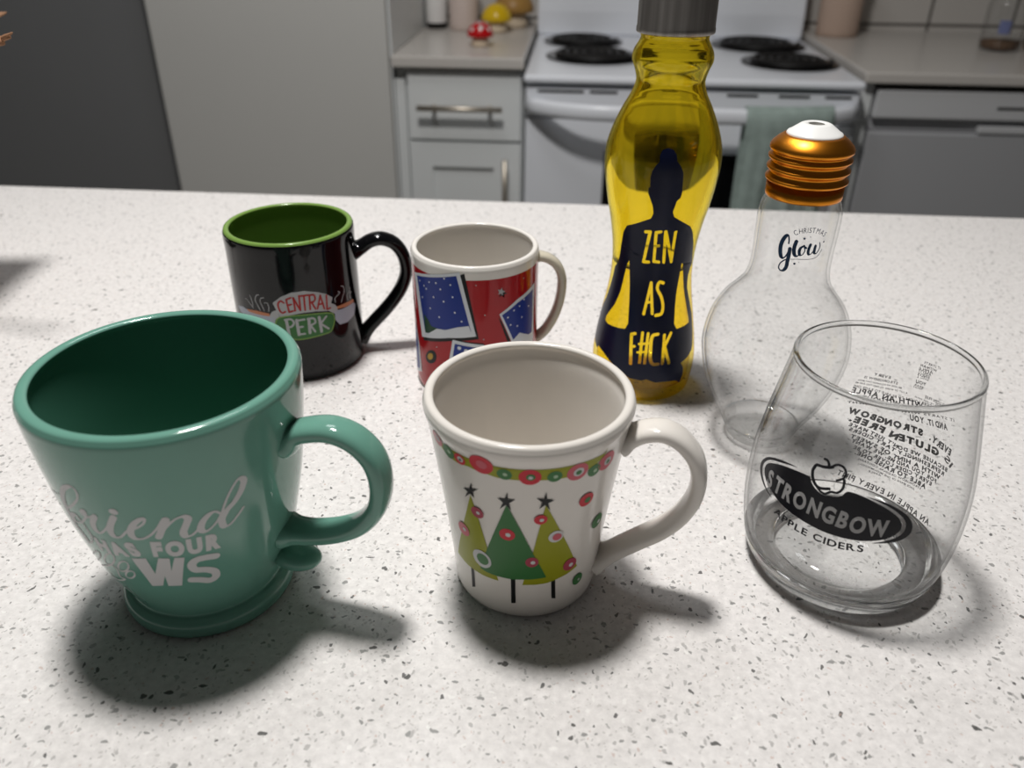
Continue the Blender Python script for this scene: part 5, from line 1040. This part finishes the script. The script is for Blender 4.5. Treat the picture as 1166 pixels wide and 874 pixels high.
# ornaments and jars on the worktops
def mushroom(u, w, z, s, capm, label, group=None, spots=True):
    t = thing('mushroom_ornament', label, 'ornament', K(u, w, z), YAW, group)
    b = lathe([(0, 0), (17 * s, 0), (20 * s, 3 * s), (20.5 * s, 8 * s), (18 * s, 15 * s), (15 * s, 21 * s), (0, 22 * s)], 32)
    obj('stem', b, 'mushroom_stem', t)
    prof = [(0, 20 * s), (14 * s, 20 * s), (27 * s, 20.5 * s), (29.5 * s, 23 * s), (28.5 * s, 30 * s), (24 * s, 39 * s), (16.5 * s, 46.5 * s), (8 * s, 50.5 * s), (0, 51.5 * s)]
    obj('cap', lathe(prof, 40), capm, t)
    if spots:
        for az, el, r in ((-80, 40, 5.5), (-130, 30, 4.5), (-35, 32, 4.5), (-95, 74, 5), (-15, 62, 4), (-160, 60, 4.5), (60, 45, 5), (120, 40, 5)):
            b = bmesh.new()
            x = 28.6 * s * math.cos(R(el)) * math.cos(R(az)); y = 28.6 * s * math.cos(R(el)) * math.sin(R(az)); zz = 22.5 * s + 28 * s * math.sin(R(el))
            ellipsoid(b, (0, 0, 0), r * s * MM, r * s * MM, 1.2 * s * MM, 14, 8)
            o = obj('spot', b, 'canister_white', t)
            o.location = (x * MM, y * MM, zz * MM)
            o.rotation_euler = Vector((math.cos(R(el)) * math.cos(R(az)), math.cos(R(el)) * math.sin(R(az)), math.sin(R(el)))).to_track_quat('Z', 'Y').to_euler()
mushroom(-.216, 1.965, -.0118, 1.0, 'mushroom_red', 'red capped toadstool ornament with white spots on the left worktop')
mushroom(-.2, 2.19, -.0118, 1.28, 'mushroom_yellow', 'yellow capped toadstool ornament behind the red one', spots=False)
mushroom(-.165, 2.29, -.0118, 1.75, 'mushroom_tan', 'tan toadstool ornament half hidden behind the yellow one', spots=False)
def canister(u, w, z, r, h, m, label, name, base=None):
    t = thing(name, label, 'canister', K(u, w, z), YAW)
    b = lathe([(0, 0), (r - 2, 0), (r, 2), (r, 14), (r, 15)] + [(r, h), (r - 1, h + 1), (0, h + 1)], 48, (lambda i: 1 if base and 1 <= i <= 2 else 0))
    obj('body', b, [m] + ([base] if base else []), t)
    b = lathe([(0, h + 1.2), (r + 1, h + 1.2), (r + 1.6, h + 3), (r + 1.6, h + 16), (r, h + 18), (0, h + 18)], 48)
    obj('lid', b, 'canister_white', t)
canister(-.358, 2.25, -.0118, 26, 120, 'canister_white', 'white canister standing against the tall cabinet side', 'storage_canister', 'drip_pan')
canister(-.286, 2.23, -.0118, 36, 135, 'canister_pink', 'pinkish white canister beside the white one', 'storage_canister')
canister(.645, 2.27, -.0138, 50, 160, 'paper_beige', 'beige cylindrical canister right of the range', 'storage_canister')

t = thing('glass_jar', 'clear glass jar with a blue label at the right worktop end', 'jar', K(.958, 2.08, -.0138), YAW)
jp = [(0, 1), (38, 0), (42, 2), (43, 7), (43, 95), (40, 104), (33, 110), (33, 120), (31, 120), (31, 111), (38, 103), (41, 94), (41, 8), (38, 4), (0, 4)]
obj('jar_body', lathe(jp, 64), 'clear_glass', t)
obj('contents', lathe([(0, 4.4), (37.5, 4.4), (40.5, 8.5), (40.5, 20), (0, 24)], 48), 'jar_contents', t)
lb = bmesh.new()
g = [[lb.verts.new((43.4 * MM * math.cos(R(a)), 43.4 * MM * math.sin(R(a)), z * MM)) for z in (38, 66)] for a in range(-128, -97, 3)]
for p, q in zip(g, g[1:]): lb.faces.new((p[0], q[0], q[1], p[1]))
obj('label', lb, 'jar_label', t)
obj('lid', lathe([(0, 120.4), (35, 120.4), (36, 122), (36, 136), (34, 138), (0, 138)], 48), 'nickel', t)
t = thing('spice_jar', 'small brown spice jar at the right edge, beside the clear jar', 'jar', K(1.055, 2.10, -.0138), YAW)
obj('jar_body', lathe([(0, 0), (30, 0), (32, 3), (32, 80), (26, 90), (0, 90)], 48), 'jar_contents', t)
obj('lid', lathe([(0, 90.4), (26, 90.4), (27, 92), (27, 106), (0, 107)], 48), 'burner_black', t)

# dried plant at the left end of the island (twig tip in view; off-frame leaf added to cast a shadow)
VX, VY = -.60, .60
t = thing('dried_plant', 'dried brown plant whose twig tip pokes in at the upper left edge', 'dried plant', (VX, VY, .0002))
obj('pot', lathe([(0, 0), (38, 0), (44, 4), (52, 40), (50, 80), (34, 120), (26, 140), (28, 150), (25, 150), (23, 140), (30, 120), (46, 80), (48, 40), (40, 8), (0, 6)], 64), 'vase_grey', t)
z0 = .0002
def rel(x, y, z): return (x - VX, y - VY, z - z0)
main = crom([rel(VX, VY, .0085), rel(VX + .012, VY - .003, .10), rel(VX + .02, VY - .006, .17), rel(-.50, .575, .205), rel(-.42, .553, .196), rel(-.345, .541, .192), rel(-.312, .5345, .198)], 8)
n = len(main)
b = tube(main, [.0035 - .0012 * i / n for i in range(n)])
obj('stem', b, 'stem_brown', t)
for c0, c1, r in ((rel(-.330, .539, .1945), rel(-.3065, .5345, .2005), .0022), (rel(-.318, .536, .1965), rel(-.3035, .533, .2032), .0012), (rel(-.326, .538, .196), rel(-.320, .537, .2035), .0013)):
    obj('twig', tube([c0, tuple((a + q) / 2 + .0008 for a, q in zip(c0, c1)), c1], [r, r * 1.1, r * .4]), 'stem_brown', t)
def leaf(base, tip, width, sag):
    base, tip = Vector(base), Vector(tip)
    ax = tip - base
    side = Vector((-ax.y, ax.x, 0)).normalized()
    bm = bmesh.new()
    n = 16
    rows = []
    for i in range(n + 1):
        s = i / n
        wd = max(.0004, min(width, (1 - s) * ax.length, .004 + s * ax.length * .8))
        c = base + ax * s + Vector((0, 0, sag * math.sin(math.pi * s)))
        rows.append([bm.verts.new(c + side * wd * q + Vector((0, 0, -abs(q) * wd * .25))) for q in (-1, -.5, 0, .5, 1)])
    for p, q in zip(rows, rows[1:]):
        for k in range(4): bm.faces.new((p[k], p[k + 1], q[k + 1], q[k]))
    o = obj('leaf', bm, 'shadow_leaf', t)
    sm = o.modifiers.new('thickness', 'SOLIDIFY'); sm.thickness = .0012
leaf(rel(-.55, .47, .19), rel(-.372, .653, .20), .085, .006)  # added leaf, its wedge outline shaped to throw the shadow at left
obj('stem', tube([rel(VX + .01, VY - .003, .09), rel(-.58, .53, .15), rel(-.55, .47, .19)], .002), 'stem_brown', t)
